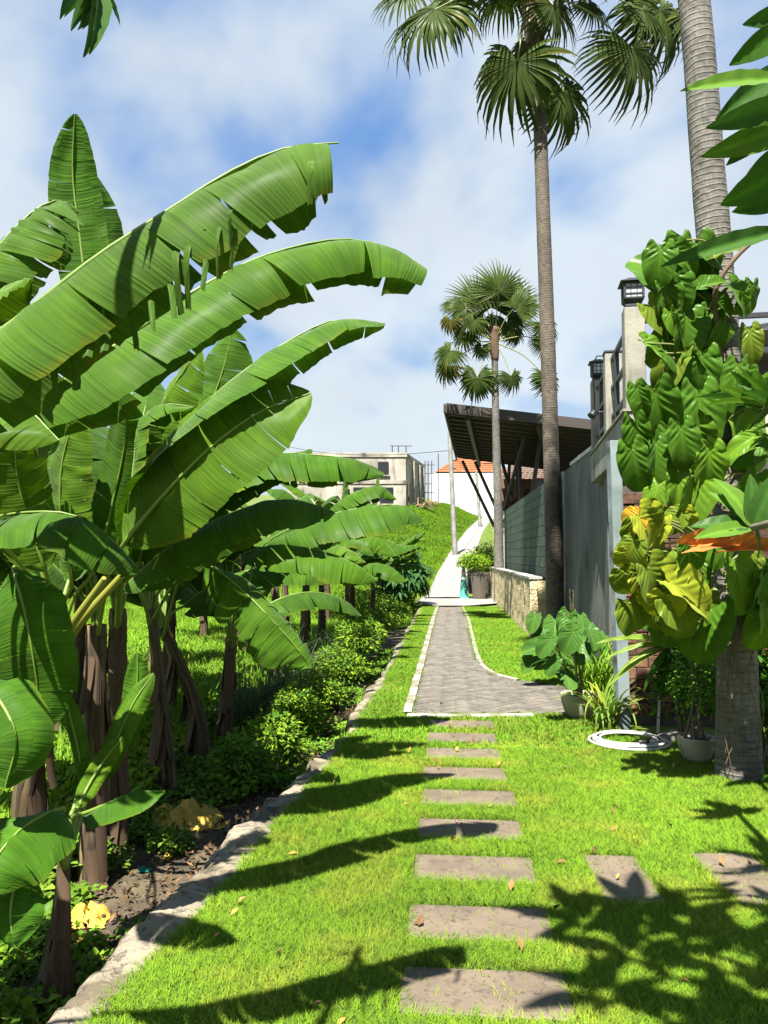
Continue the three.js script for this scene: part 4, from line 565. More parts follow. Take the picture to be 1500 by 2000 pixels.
  rest.forEach(([x, y, h, sd], i) => {
    const base = bed(x, y), r = rng(sd * 31), top = base.clone().add(new THREE.Vector3((r() - 0.5) * 0.2, h * 0.62, 0)), o = bananaPlant(base, top, 0.09, 0.06, say[i], sd);
    const n = 10; for (let k = 0; k < n; k++) { const az = (k / n + 0.06 * r()) * 6.283; ruleLeaf(o, top, az, 0.8 + 0.6 * r(), 0.8 + 1.0 * r(), 1.4 + 0.75 * r(), 0.25 + 0.06 * r(), { left: 0.5 + 0.6 * r(), right: 0.5 + 0.6 * r(), tears: 6 + 5 * r(), torn: 1.2, tone: r() < 0.4 ? [1.3, 1.15, 0.85] : r() < 0.3 ? deep : [0.95, 1, 0.95] }); }
  });
  { const pl = scene.children.filter(o => o.name.startsWith('banana_plant')), hi = (who, list) => { const o = pl[who], cc = o.position.clone().add(new THREE.Vector3(0, 1.9, 0)); list.forEach(([pp, hw, l, r2, sd, tn]) => addLeaf(o, cc, px(...pp), hw, { left: l, right: r2, tears: 8, torn: 1.3, tone: tn ?? [1, 1, 0.9], seed: sd })); };
    hi(13, [[[[600, 1060, 12], [640, 1000, 12], [690, 962, 12], [745, 950, 12], [775, 975, 12]], 0.34, 1.0, 1.0, 301], [[[610, 1060, 12.4], [590, 1000, 12.4], [560, 960, 12.4], [520, 955, 12.4]], 0.34, 0.9, 0.9, 302, deep], [[[640, 1050, 12.8], [665, 985, 12.8], [672, 930, 12.8]], 0.3, 0.4, 0.4, 303], [[[620, 1065, 11.6], [680, 1040, 11.4], [740, 1050, 11.3], [775, 1085, 11.2]], 0.33, 1.0, 1.0, 304, [1.2, 1.15, 0.85]]]);
    hi(15, [[[[700, 1070, 16], [722, 1010, 16], [730, 960, 16], [738, 925, 16]], 0.3, 0.4, 0.4, 305, [1.2, 1.15, 0.85]], [[[690, 1070, 16.3], [655, 1020, 16.3], [610, 1000, 16.3], [580, 1020, 16.3]], 0.42, 0.9, 0.9, 306], [[[700, 1075, 15.6], [750, 1055, 15.4], [800, 1075, 15.2]], 0.4, 0.9, 0.9, 307, deep]]);
    hi(14, [[[[690, 1120, 15.5], [725, 1100, 15.3], [765, 1108, 15.1], [795, 1135, 15]], 0.36, 1.0, 1.0, 308], [[[680, 1120, 15.8], [650, 1090, 15.8], [610, 1095, 15.8]], 0.36, 0.9, 0.9, 309, deep]]); }
  // young suckers at the front left
  c = at(128, 1640, 3.5); b = bananaPlant(bed(75, 1925), c, 0.04, 0.025, 'young banana sucker with broad leaves at the lower left', 21, new THREE.Vector3(0.03, 0, 0), 'banana_sucker');
  addLeaf(b, c, px([160, 1590, 3.45], [215, 1568, 3.4], [270, 1548, 3.38], [322, 1545, 3.36]), 0.12, { left: 0.6, right: 0.9, tears: 1, torn: 0.2, tone: [0.95, 1.1, 0.9], seed: 111 });
  addLeaf(b, c, px([120, 1580, 3.3], [90, 1590, 3.15], [40, 1620, 3.0], [-10, 1680, 2.9], [-40, 1760, 2.85]), 0.2, { left: 0.6, right: 0.5, face: new THREE.Vector3(0.1, 0.8, 0.8), tears: 3, torn: 0.5, tone: [1.05, 1.2, 1], seed: 112 });
  addLeaf(b, c, px([60, 1690, 3.1], [30, 1730, 3.0], [20, 1790, 2.95], [30, 1850, 2.95]), 0.12, { left: 0.4, right: 0.4, face: new THREE.Vector3(0, 0.2, 1), tears: 2, torn: 0.5, tone: [0.85, 1.05, 1], seed: 113 });
  addLeaf(b, c, px([150, 1580, 3.6], [170, 1540, 3.65], [200, 1490, 3.7], [240, 1440, 3.75]), 0.055, { left: 0.4, right: 0.4, face: new THREE.Vector3(0, 0.2, 1), tears: 0, torn: 0.1, tone: [1.6, 1.35, 0.7], seed: 114 });
  addLeaf(b, c, px([165, 1540, 3.8], [150, 1450, 3.8], [135, 1390, 3.8], [130, 1345, 3.8]), 0.05, { left: 0.4, right: 0.4, face: new THREE.Vector3(0, 0.2, 1), tears: 0, torn: 0.1, tone: [1.1, 1.15, 0.8], seed: 115 });
  addLeaf(b, c, px([185, 1540, 3.8], [225, 1450, 3.85], [262, 1370, 3.9], [300, 1315, 3.95]), 0.07, { left: 0.5, right: 0.3, face: new THREE.Vector3(0, 0.2, 1), tears: 0, torn: 0.1, tone: [1.3, 1.25, 0.7], seed: 116 });
  addLeaf(b, c, px([225, 1480, 4.0], [258, 1400, 4.0], [268, 1330, 4.0], [268, 1275, 4.0]), 0.075, { left: 0.5, right: 0.5, face: new THREE.Vector3(0.3, 0.2, 1), tears: 3, torn: 0.6, tone: [1, 1.1, 0.8], seed: 117 });
  c = at(-20, 1420, 3.0); b = bananaPlant(bed(-90, 1990), c, 0.05, 0.035, 'leaf of a banana sucker cut by the left edge of the picture', 22, null, 'banana_sucker');
  addLeaf(b, c, px([-40, 1330, 3], [0, 1370, 2.95], [30, 1440, 2.9], [10, 1540, 2.9]), 0.15, { left: 0.5, right: 0.6, face: new THREE.Vector3(0.5, 0.2, 1), tears: 1, torn: 0.3, tone: [0.85, 1, 0.9], seed: 121 });
}
// ---------------------------------------------------------------- fan palms
function fanGeo(seed, span = 125, n = 38, droop = 0.75, brown = 0) {      // unit fan: hastula at 0, axis +y, face +z
  const r = rng(seed), P = [], I = [], C = [];
  for (let i = 0; i < n; i++) {
    const a = lerp(-span, span, (i + 0.3 * r()) / (n - 1)) * D2, L = (0.78 + 0.22 * Math.cos(a * 0.6)) * (0.9 + 0.14 * r()), dr = droop * (0.6 + 0.7 * r()), w0 = 0.021 + 0.006 * r(), tn = 0.75 + 0.5 * r(), br = r() < brown ? 1 : r() < 0.07 ? 0.5 : 0, base = P.length / 3, S = 5, tw = (r() - 0.5) * 0.5;
    let x = 0, y = 0, z = 0; const ca = Math.cos(a), sa = Math.sin(a);
    for (let k = 0; k <= S; k++) {
      const f = k / S, bend = dr * f * f * 1.5; if (k) { const st = L / S; x += sa * Math.cos(bend) * st; y += ca * Math.cos(bend) * st; z -= Math.sin(bend) * st; }
      const w = (f < 0.45 ? lerp(0.006, w0 * 1.5, f / 0.45) : lerp(w0 * 1.5, 0.003, (f - 0.45) / 0.55)), fx = ca * w, fy = -sa * w, zz = z - 0.25 * 0 + w * 0.55, tz = tw * w * f;
      P.push(x - fx, y - fy, zz + tz, x, y, z, x + fx, y + fy, zz - tz); const t = f > 0.85 ? 1.15 : 1, cr = lerp(1, 3.4, br * (0.4 + 0.6 * f)) * tn * t, cg = lerp(1, 1.45, br * (0.4 + 0.6 * f)) * tn, cb = lerp(1, 1.3, br) * tn; for (let q = 0; q < 3; q++) C.push(cr, cg, cb);
    }
    for (let k = 0; k < S; k++) for (let s = 0; s < 2; s++) { const q = base + k * 3 + s; I.push(q, q + 1, q + 3, q + 1, q + 4, q + 3); }
  }
  const g = new THREE.BufferGeometry(); g.setAttribute('position', new THREE.Float32BufferAttribute(P, 3)); g.setAttribute('color', new THREE.Float32BufferAttribute(C, 3)); g.setAttribute('uv', new THREE.Float32BufferAttribute(new Float32Array(P.length / 3 * 2), 2)); g.setIndex(I); g.computeVertexNormals(); return g;
}
const FAN = [fanGeo(1), fanGeo(2, 135, 40, 0.95), fanGeo(3, 115, 36, 0.6), fanGeo(4, 150, 44, 1.15)], FANB = fanGeo(5, 120, 36, 1.3, 0.75), FANS = [fanGeo(6, 120, 34, 0.35), fanGeo(7, 110, 34, 0.25)];
function palmTrunk(o, pts, r0, r1, mat, seg = 60, vs = 0.42) { return part(o, 'trunk', tube(pts, t => lerp(r0, r1, Math.pow(t, 0.8)) * (1 + 0.25 * Math.exp(-t * 28)) * (1 + 0.02 * (vnoise(t * 90, 3) - 0.5)), 20, seg * 3, 0.03, vs), mat); }
function fanLeaf(o, crown, pos, dir, nrm, R, geo, mat = M.fan) { const q = aim(dir, nrm), lf = shared(o, 'fan_leaf', geo, mat, pos, q, R), inv = q.clone().invert(), loc = p => p.clone().sub(pos).applyQuaternion(inv).divideScalar(R); const mid = crown.clone().lerp(pos, 0.55).add(new THREE.Vector3(0, crown.distanceTo(pos) * 0.1, 0)); const g = tube([loc(crown), loc(mid), loc(pos)], [0.024 / R, 0.013 / R], 6, 12); const m = new THREE.Mesh(g, M.petiole); m.name = 'petiole'; lf.add(m); return lf; }
function crownFans(o, crown, n, R, pet, seed, e0 = -0.5, e1 = 1.3, geos = FAN) { const r = rng(seed); for (let i = 0; i < n; i++) { const az = i * 2.399 + r() * 0.5, e = lerp(e1, e0, Math.pow(i / (n - 1), 0.9)) + 0.15 * (r() - 0.5), d = new THREE.Vector3(Math.cos(az) * Math.cos(e), Math.sin(e), Math.sin(az) * Math.cos(e)), pos = crown.clone().addScaledVector(d, pet * (0.8 + 0.35 * r())).add(new THREE.Vector3(0, -0.18 * (1 - Math.sin(e)) * pet * 0.5, 0)), dd = d.clone().add(new THREE.Vector3(0, -0.35 - 0.35 * (e < 0.3 ? 1 : 0), 0)), nn = new THREE.Vector3(d.x * -Math.sin(e), Math.cos(e), d.z * -Math.sin(e)).add(new THREE.Vector3(r() - 0.5, r() * 0.5, r() - 0.5)); fanLeaf(o, crown, pos, dd, nn, R * (0.85 + 0.3 * r()), geos[i % geos.length]); } }
{
  // tall palm in front of the planter wall
  let d = 14.2, base = at(1086, 1258, d); base.y = -0.05; let o = thing('fan_palm', 'tall slim fan palm rising in front of the yellow planter wall', 'palm tree', base, 'fan palms'), crown = at(1044, 30, d), c2 = crown.clone().add(new THREE.Vector3(0, 0.5, 0));
  palmTrunk(o, [base, at(1083, 1150, d), at(1074, 800, d), at(1062, 450, d), at(1051, 150, d), crown], 0.16, 0.122, M.palmBarkBrown);
  part(o, 'crown_shaft', tube([at(1050, 140, d), at(1046, 60, d), c2], t => lerp(0.15, 0.26, sm(t)), 14, 12, 0.5), M.fibre);
  const lean = (x, y, hx, hy, R, gi, dd = 0, nz = 0.75) => fanLeaf(o, c2, at(x, y, d + dd), at(hx, hy, d + dd).sub(at(x, y, d + dd)), new THREE.Vector3(0.2 * (x < 1044 ? -1 : 1), 0.6, nz), R, FAN[gi]);
  lean(850, 18, 770, 60, 1.45, 1, -0.4); lean(880, 5, 880, 70, 0.95, 3, 0.5); lean(800, -20, 740, 10, 1.0, 2, 0.2); lean(1010, 120, 990, 220, 1.5, 1, -0.5); lean(1005, 110, 1020, 200, 1.05, 3, 0.3); lean(1100, 180, 1118, 260, 1.35, 3, 0.2); lean(1080, 10, 1110, 70, 1.0, 0, -0.3); lean(1150, 8, 1185, 40, 0.8, 2, 0.4); lean(1235, 95, 1262, 190, 1.45, 1, -0.2); lean(1290, 20, 1330, 110, 1.6, 3, 0.6); lean(1340, 30, 1400, 80, 1.1, 0, 0.9); lean(1255, 20, 1290, 60, 0.9, 2, 0.2);
  fanLeaf(o, c2, at(1030, 85, d - 0.25), new THREE.Vector3(-0.2, -1, 0.1), new THREE.Vector3(-0.3, 0.2, 1), 0.6, FANB);
  crownFans(o, c2, 9, 1.25, 1.5, 71, 0.5, 1.35);
  // palm at the right with the climber
  d = 5.7; base = at(1443, 1512, d); base.y = -0.05; o = thing('fan_palm', 'thick grey ringed palm trunk at the right carrying the climber', 'palm tree', base, 'fan palms'); crown = V(1.62, 15.2, 5.9);
  palmTrunk(o, [base, at(1438, 1250, d), at(1424, 900, d), at(1402, 560, d), at(1384, 350, d), at(1353, -20, d), V(2.0, 9.5, 5.75), crown], 0.14, 0.09, M.palmBark, 70, 0.4);
  crownFans(o, crown, 26, 1.15, 1.25, 72, -0.7, 1.35);
  // smaller palm by the canopy
  d = 26; base = at(975, 1090, d); base.y = -0.02; o = thing('fan_palm', 'shorter fan palm with full crown in front of the canopy', 'palm tree', base, 'fan palms'); crown = at(966, 690, d);
  palmTrunk(o, [base, at(973, 1000, d), at(969, 850, d), crown], 0.18, 0.11, M.palmBark, 40, 0.35);
  part(o, 'crown_shaft', tube([at(967, 705, d), at(966, 670, d), at(966, 640, d)], t => lerp(0.13, 0.19, t), 12, 10, 0.4), M.fibre);
  const c3 = at(966, 668, d), fan = (x, y, hx, hy, R, g, dd = 0, mat) => fanLeaf(o, c3, at(x, y, d + dd), at(hx, hy, d + dd).sub(at(x, y, d + dd)), new THREE.Vector3(0.15 * (x < 966 ? -1 : 1), 0.55, 0.85), R, g, mat);
  for (const [x, y, hx, hy, R, g] of [[960, 600, 955, 520, 1.6, FANS[0]], [985, 590, 1000, 520, 1.55, FANS[1]], [930, 590, 905, 530, 1.5, FANS[0]], [1005, 600, 1050, 545, 1.3, FANS[1]], [910, 600, 880, 580, 1.1, FAN[0]], [925, 625, 900, 660, 0.95, FAN[1]], [950, 600, 940, 560, 1.4, FANS[1]], [1000, 625, 1030, 620, 1.0, FAN[2]], [975, 570, 975, 520, 1.5, FANS[0]], [880, 595, 860, 600, 0.6, FAN[2]], [1025, 600, 1055, 585, 0.8, FAN[2]], [945, 625, 935, 660, 1.0, FAN[3]], [990, 630, 1000, 670, 0.95, FAN[3]]]) fan(x, y, hx, hy, R * 0.86, g, 0.6 * (hx % 3 - 1));
  for (const [x, y, hx, hy, R, g] of [[880, 625, 868, 660, 0.75, FANB], [910, 650, 895, 690, 0.85, FAN[1]], [880, 685, 855, 705, 0.95, FAN[0]], [875, 715, 852, 745, 0.95, FANB], [940, 680, 930, 710, 0.6, FAN[3]], [932, 738, 930, 790, 1.15, FAN[3]], [998, 735, 1006, 770, 0.8, FAN[1]], [1005, 650, 1010, 690, 0.7, FAN[3]], [1065, 635, 1078, 665, 0.9, FAN[0]], [1062, 665, 1070, 700, 0.75, FAN[1]], [1068, 738, 1074, 775, 0.9, FAN[3]]]) fan(x, y, hx, hy, R, g, -0.3 + 0.5 * (x % 2));
}
// ---------------------------------------------------------------- heart shaped climber on the right palm
function heartGeo(seed, asp = 0.42, fold = 0.25, wave = 1) {            // unit leaf: petiole joint at 0, tip at +y 1, face +z
  const r = rng(seed), A = 72, R = 10, P = [0, 0, 0], I = [], C = [1.5, 1.35, 1], U = [0, 0], ph = r() * 6;
  const out = a => { const t = Math.abs(a) / Math.PI; // 0 = tip, 1 = the notch behind the joint
    const x0 = asp * Math.pow(Math.sin(Math.PI * Math.pow(t, 0.72)), 0.8) * 1.08, y0 = t < 0.62 ? lerp(1, -0.06, sm(Math.pow(t / 0.62, 0.85))) : lerp(-0.06, 0, 0) - 0.3 * Math.sin((t - 0.62) / 0.38 * Math.PI) * 0.95; return [Math.sign(a) * x0 * (t > 0.97 ? 0.2 : 1), y0]; };
  for (let k = 1; k <= R; k++) for (let i = 0; i <= A; i++) {
    const a = lerp(-Math.PI, Math.PI, i / A), [ox, oy] = out(a), f = k / R, x = ox * f, y = oy * f, ax = Math.abs(x) / asp, vein = Math.sin((y * 12 - ax * 4.2) * Math.PI);
    const z = fold * Math.pow(Math.abs(x), 1.15) * 0.9 - 0.22 * y * y * (y > 0 ? 1 : -0.2) + 0.0095 * vein * smooth(0.02, 0.3, ax) * smooth(1.15, 0.6, ax) * wave + 0.022 * Math.sin(a * 7 + ph) * f * f * wave;
    P.push(x, y, z); U.push(x, y); const v = 0.92 + 0.16 * vnoise(x * 7 + seed * 3, y * 7, 1e6, seed), rib = ax < 0.05 ? 1.5 : 1 + 0.55 * Math.pow(Math.max(0, -vein), 12); C.push(v * rib, v * (1 + (rib - 1) * 0.7), v);
  }
  const w = A + 1; for (let i = 0; i < A; i++) I.push(0, 1 + i + 1, 1 + i); for (let k = 0; k < R - 1; k++) for (let i = 0; i < A; i++) { const q = 1 + k * w + i; I.push(q, q + 1, q + w, q + 1, q + w + 1, q + w); }
  const g = new THREE.BufferGeometry(); g.setAttribute('position', new THREE.Float32BufferAttribute(P, 3)); g.setAttribute('color', new THREE.Float32BufferAttribute(C, 3)); g.setAttribute('uv', new THREE.Float32BufferAttribute(U, 2)); g.setIndex(I); g.computeVertexNormals(); return g;
}
const HEART = [heartGeo(1), heartGeo(2, 0.48, 0.4), heartGeo(3, 0.38, 0.5), heartGeo(4, 0.44, -0.2)], BROAD = [heartGeo(5, 0.62, 0.3), heartGeo(6, 0.58, -0.1)];
const PH = { green: M.philo, light: M.philo.clone(), yellow: M.philo.clone(), gold: M.philo.clone(), olive: M.philo.clone() };
PH.light.color = tone(0.14, 0.3, 0.012); PH.yellow.color = tone(0.36, 0.43, 0.02); PH.gold.color = tone(0.62, 0.36, 0.02); PH.olive.color = tone(0.16, 0.25, 0.012);
function heart(o, x, y, tx, ty, k, geo, mat, nx = 0, ny = 0.35, d = 5.25, dt = 0, stem = null) {
  const a = at(x, y, d), b = at(tx, ty, d + dt), dir = b.clone().sub(a), L = dir.length(), q = aim(dir, new THREE.Vector3(nx, ny, 1)), lf = shared(o, 'leaf', geo, mat, a, q, new THREE.Vector3(L * k * 0.8, L * 0.95, L * 1.4));
  if (stem) { part(o, 'petiole', tube([a, a.clone().lerp(stem, 0.5).add(new THREE.Vector3(0, 0.06, 0)), stem], [0.006, 0.01], 6, 12), M.petiole); }
  return lf;
}
{
  const o = thing('climbing_philodendron', 'heart leaved climber with glossy leaves wrapped round the right palm trunk', 'climbing plant', at(1400, 1300, 5.45)), H = HEART, S = (x, y) => at(x, y, 5.5), g = PH.green, l = PH.light;
  // upper part: [joint x,y, tip x,y, width factor, variant, material, facing x, facing y]
  const L = [[1290, 490, 1285, 560, 1.3, 0, g, -0.4], [1310, 545, 1330, 620, 1.2, 1, g, -0.2], [1330, 470, 1340, 545, 1.2, 3, g, 0.2], [1300, 560, 1310, 640, 1.1, 2, g], [1270, 600, 1320, 650, 1.1, 1, PH.olive, -0.3], [1290, 625, 1330, 685, 1.1, 2, g, -0.3], [1262, 670, 1320, 705, 0.95, 0, l, -0.2, 0.9], [1340, 620, 1345, 700, 1.2, 1, g, 0.3], [1370, 560, 1420, 540, 1.2, 2, g, 0, 0.8], [1360, 480, 1430, 505, 1.0, 3, g, 0, 0.9], [1395, 500, 1460, 470, 0.9, 2, PH.olive, 0, 0.7], [1380, 620, 1340, 690, 1.0, 0, g, -0.3], [1410, 640, 1395, 680, 1.4, 1, g, 0.4], [1430, 560, 1475, 612, 1.2, 0, g, 0.5], [1470, 560, 1468, 620, 1.2, 3, g, 0.4],
    [1305, 720, 1290, 790, 1.15, 3, l, -0.5], [1370, 698, 1360, 790, 1.15, 0, g, -0.1], [1245, 760, 1258, 820, 1.1, 2, g, -0.5], [1280, 770, 1300, 880, 1.0, 1, g, -0.5], [1310, 800, 1330, 850, 1.2, 2, PH.olive, 0.3], [1365, 775, 1380, 895, 1.0, 0, g, -0.05], [1350, 835, 1375, 925, 1.0, 1, l, -0.25], [1240, 830, 1252, 915, 1.0, 2, g, -0.4], [1235, 880, 1255, 965, 1.0, 3, g, -0.4], [1280, 870, 1290, 950, 1.1, 2, g, 0.3], [1385, 885, 1388, 972, 1.15, 0, l, 0.1], [1330, 840, 1345, 920, 1.1, 0, g, -0.2], [1325, 930, 1328, 1010, 0.95, 1, l, 0.1], [1285, 950, 1270, 1000, 1.2, 3, l, -0.4], [1270, 990, 1300, 1025, 1.1, 1, PH.olive, -0.3], [1440, 720, 1425, 800, 0.9, 2, g, -0.7], [1480, 740, 1440, 800, 0.95, 1, g, -0.5], [1490, 800, 1450, 840, 0.95, 2, g, -0.4], [1470, 855, 1420, 885, 1.0, 0, l, -0.3, 0.7], [1485, 875, 1430, 900, 1.0, 3, g, -0.2, 0.8], [1300, 690, 1340, 720, 0.9, 3, g, 0, 0.9], [1400, 590, 1440, 620, 1.2, 2, g, 0.2], [1345, 1065, 1350, 1120, 1.25, 0, g, -0.1], [1385, 1070, 1380, 1130, 1.0, 1, g, 0.3], [1438, 1105, 1470, 1205, 0.95, 0, l, 0.1], [1420, 1060, 1400, 1110, 1.1, 3, g, 0.3], [1480, 1120, 1465, 1190, 1.0, 2, g, 0.2], [1500, 1190, 1468, 1270, 0.9, 3, l, -0.3]];
  const r = rng(3); L.forEach(([x, y, tx, ty, k, v, m, nx = 0, ny = 0.35], i) => heart(o, x, y, tx, ty, k, H[v], m, nx + 0.2 * (r() - 0.5), ny, 5.2 + 0.22 * r(), (r() - 0.5) * 0.1, S(1400 + 18 * Math.sin(i), y + 30 + 20 * r())));
  // the rest of the mass, of mixed size
  for (let i = 0; i < 27; i++) { const y = 480 + 470 * r(), x = r() < 0.66 ? lerp(y < 640 ? 1298 : 1262, 1380, r()) : lerp(1448, 1500, r()), Lp = 34 + 100 * Math.pow(r(), 1.3), an = (r() - 0.5) * (r() < 0.3 ? 5 : 1.8); heart(o, x, y, x + Math.sin(an) * Lp, y + Math.cos(an) * Lp, 0.9 + 0.35 * r(), H[Math.floor(r() * 4)], r() < 0.3 ? l : r() < 0.15 ? PH.olive : g, (r() - 0.5) * 1.6, 0.15 + 0.8 * r(), 5.3 + 0.28 * r(), (r() - 0.5) * 0.15, S(1405 + 25 * (r() - 0.5), y + 40 * r())); }
  for (let i = 0; i < 15; i++) { const y = 1030 + 190 * r(), x = r() < 0.5 ? lerp(1310, 1390, r()) : lerp(1465, 1505, r()), Lp = 50 + 60 * r(), an = (r() - 0.5) * 1.4; heart(o, x, y, x + Math.sin(an) * Lp, y + Math.cos(an) * Lp, 0.95 + 0.3 * r(), H[Math.floor(r() * 4)], r() < 0.35 ? l : r() < 0.25 ? PH.olive : g, (r() - 0.5) * 1.4, 0.2 + 0.6 * r(), 5.2 + 0.3 * r(), (r() - 0.5) * 0.12, S(1415, y + 30 * r())); }
  // thick upper stem bending over to the right
  part(o, 'stem', tube(px([1412, 760, 5.48], [1400, 640, 5.35], [1400, 560, 5.25], [1440, 500, 5.2], [1510, 440, 5.2]), [0.022, 0.014], 8, 30), M.vine);
  // aerial roots wound round the trunk
  for (let i = 0; i < 26; i++) { const y0 = 700 + i * 26 + 20 * r(), pts = []; for (let k = 0; k <= 10; k++) { const a = -0.3 + k / 10 * (2.4 + 1.5 * r()) , yy = y0 + k * (3 + 6 * r()), ax = lerp(1395, 1440, clamp((yy - 600) / 850)) ; const c = at(ax + 6, yy, 5.7); const R = lerp(0.112, 0.145, clamp((yy - 600) / 900)); pts.push(c.add(new THREE.Vector3(-Math.cos(a) * R, 0, Math.sin(a) * R))); } part(o, 'aerial_root', tube(pts, [0.007, 0.004], 5, 24), M.vine); }
  for (let i = 0; i < 10; i++) { const x = 1405 + 75 * r(), y = 1180 + 120 * r(); part(o, 'aerial_root', tube(px([x, y, 5.52], [x + 26 * (r() - 0.5), y + 50, 5.5], [x + 30 * (r() - 0.5), y + 100, 5.5], [x + 44 * (r() - 0.5), y + 160, 5.48], [x + 50 * (r() - 0.5), y + 230 + 30 * r(), 5.5]), [0.006, 0.003], 5, 24), M.vine); }
  // lower yellowing leaves hanging away to the left
  const lw = thing('yellowing_philodendron', 'drooping yellow green heart leaves low on the right, in front of the bricks', 'climbing plant', at(1390, 1330, 5.2));
  const Lw = [[1246, 1012, 1262, 1052, 1.9, 4, PH.olive, -0.2, 0.3], [1246, 1010, 1215, 1030, 1.6, 5, PH.gold, -0.3, 0.2], [1250, 1010, 1292, 1060, 1.3, 4, PH.yellow, 0.2, 0.4], [1228, 1078, 1195, 1080, 1.7, 5, PH.olive, -0.2, 0.4], [1232, 1080, 1225, 1118, 1.5, 4, PH.yellow, -0.2, 0.5], [1250, 1122, 1272, 1165, 1.2, 5, PH.yellow, -0.1, 0.5], [1265, 1110, 1300, 1180, 1.2, 4, PH.olive, 0.2, 0.4], [1310, 1140, 1412, 1200, 0.75, 4, PH.yellow, 0, 0.8], [1300, 1165, 1290, 1212, 1.5, 4, PH.yellow, -0.1, 0.6], [1305, 1170, 1365, 1215, 1.1, 5, PH.olive, 0.2, 0.5], [1290, 1180, 1260, 1225, 1.4, 5, PH.olive, -0.4, 0.4], [1345, 1065, 1352, 1125, 1.1, 1, PH.green, -0.1, 0.3], [1330, 1200, 1325, 1250, 1.4, 5, PH.olive, 0, 0.4], [1275, 1160, 1258, 1192, 1.4, 4, PH.yellow, -0.3, 0.4], [1240, 1060, 1215, 1100, 1.2, 5, PH.olive, -0.5, 0.3], [1220, 1120, 1232, 1168, 1.2, 5, PH.olive, -0.3, 0.4]];
  Lw.forEach(([x, y, tx, ty, k, v, m, nx, ny], i) => heart(lw, x, y, tx, ty, k, v > 3 ? BROAD[v - 4] : H[v], m, nx, ny, 5.0 + 0.14 * r(), 0.05, at(1390, 1060 + i * 13, 5.4)));
  for (let i = 0; i < 16; i++) { const y = 1000 + 210 * r(), x = lerp(1225, 1340, r()), Lp = 34 + 40 * r(), an = (r() - 0.6) * 1.8; heart(lw, x, y, x + Math.sin(an) * Lp, y + Math.cos(an) * Lp, 1.0 + 0.5 * r(), r() < 0.5 ? BROAD[i % 2] : H[i % 4], r() < 0.4 ? PH.yellow : r() < 0.75 ? PH.olive : l, (r() - 0.6) * 1.2, 0.2 + 0.7 * r(), 5.12 + 0.2 * r(), 0.04, at(1395, y + 30, 5.4)); }
  const w1 = heart(lw, 1366, 1065, 1498, 1035, 0.55, H[2], PH.gold, 0.2, 0.5, 4.9, 0, at(1400, 1080, 5.3)); w1.name = 'withered_leaf'; w1.userData.label = 'large withered orange leaf'; w1.material = leafy([0.75, 0.26, 0.05], { transmission: 0.25 });
  const w2 = heart(lw, 1430, 1075, 1560, 1065, 0.4, H[2], w1.material, 0.2, 0.6, 4.85, 0, at(1420, 1090, 5.3)); w2.name = 'withered_leaf';
}
// ---------------------------------------------------------------- frangipani: long leaves in rosettes
function longGeo(seed, asp = 0.16, bend = 0.25, fold = 0.35) { const P = [], I = [], C = [], U = [], S = 12, r = rng(seed), ph = r() * 6; for (let k = 0; k <= S; k++) { const f = k / S, w = asp * Math.pow(Math.sin(Math.PI * Math.pow(clamp(f * 0.98 + 0.012), 0.8)), 0.75), z = -bend * f * f; for (let s = -3; s <= 3; s++) { const x = s / 3 * w; P.push(x, f, z + fold * Math.abs(x) + 0.008 * Math.sin(f * 30 + Math.abs(s) + ph)); U.push(x, f); const v = (s === 0 ? 1.45 : 1) * (0.93 + 0.14 * r()); C.push(v, v, v); } } for (let k = 0; k < S; k++) for (let s = 0; s < 6; s++) { const q = k * 7 + s; I.push(q, q + 1, q + 7, q + 1, q + 8, q + 7); } const g = new THREE.BufferGeometry(); g.setAttribute('position', new THREE.Float32BufferAttribute(P, 3)); g.setAttribute('color', new THREE.Float32BufferAttribute(C, 3)); g.setAttribute('uv', new THREE.Float32BufferAttribute(U, 2)); g.setIndex(I); g.computeVertexNormals(); return g; }
const LONG = [longGeo(1), longGeo(2, 0.18, 0.4), longGeo(3, 0.15, 0.1), longGeo(4, 0.17, 0.3, 0.6)];
const FR = [M.frangi, M.frangi.clone(), M.frangi.clone()]; FR[1].color = tone(0.13, 0.28, 0.02); FR[2].color = tone(0.05, 0.15, 0.014);
function rosette(o, c, axis, n, L, seed, open = 1) { const r = rng(seed), z = axis.clone().normalize(), x = new THREE.Vector3(0, 0, 1).cross(z); if (x.lengthSq() < 0.01) x.set(1, 0, 0); x.normalize(); const y = z.clone().cross(x); for (let i = 0; i < n; i++) { const a = i * 2.399 + r() * 0.3, e = lerp(0.15, 1.0, 1 - i / n) * open, d = x.clone().multiplyScalar(Math.cos(a)).addScaledVector(y, Math.sin(a)).multiplyScalar(Math.cos(e)).addScaledVector(z, Math.sin(e)); shared(o, 'leaf', LONG[i % 4], FR[Math.floor(r() * 3)], c.clone().addScaledVector(d, 0.04), aim(d, z.clone().addScaledVector(d, -0.3)), L * (0.8 + 0.4 * r())); } }
function branchTo(o, a, c, r0, r1) { part(o, 'branch', tube([a, a.clone().lerp(c, 0.5).add(new THREE.Vector3(0, 0.12, 0)), c], [r0, r1], 8, 10, 0.1), M.twig); }
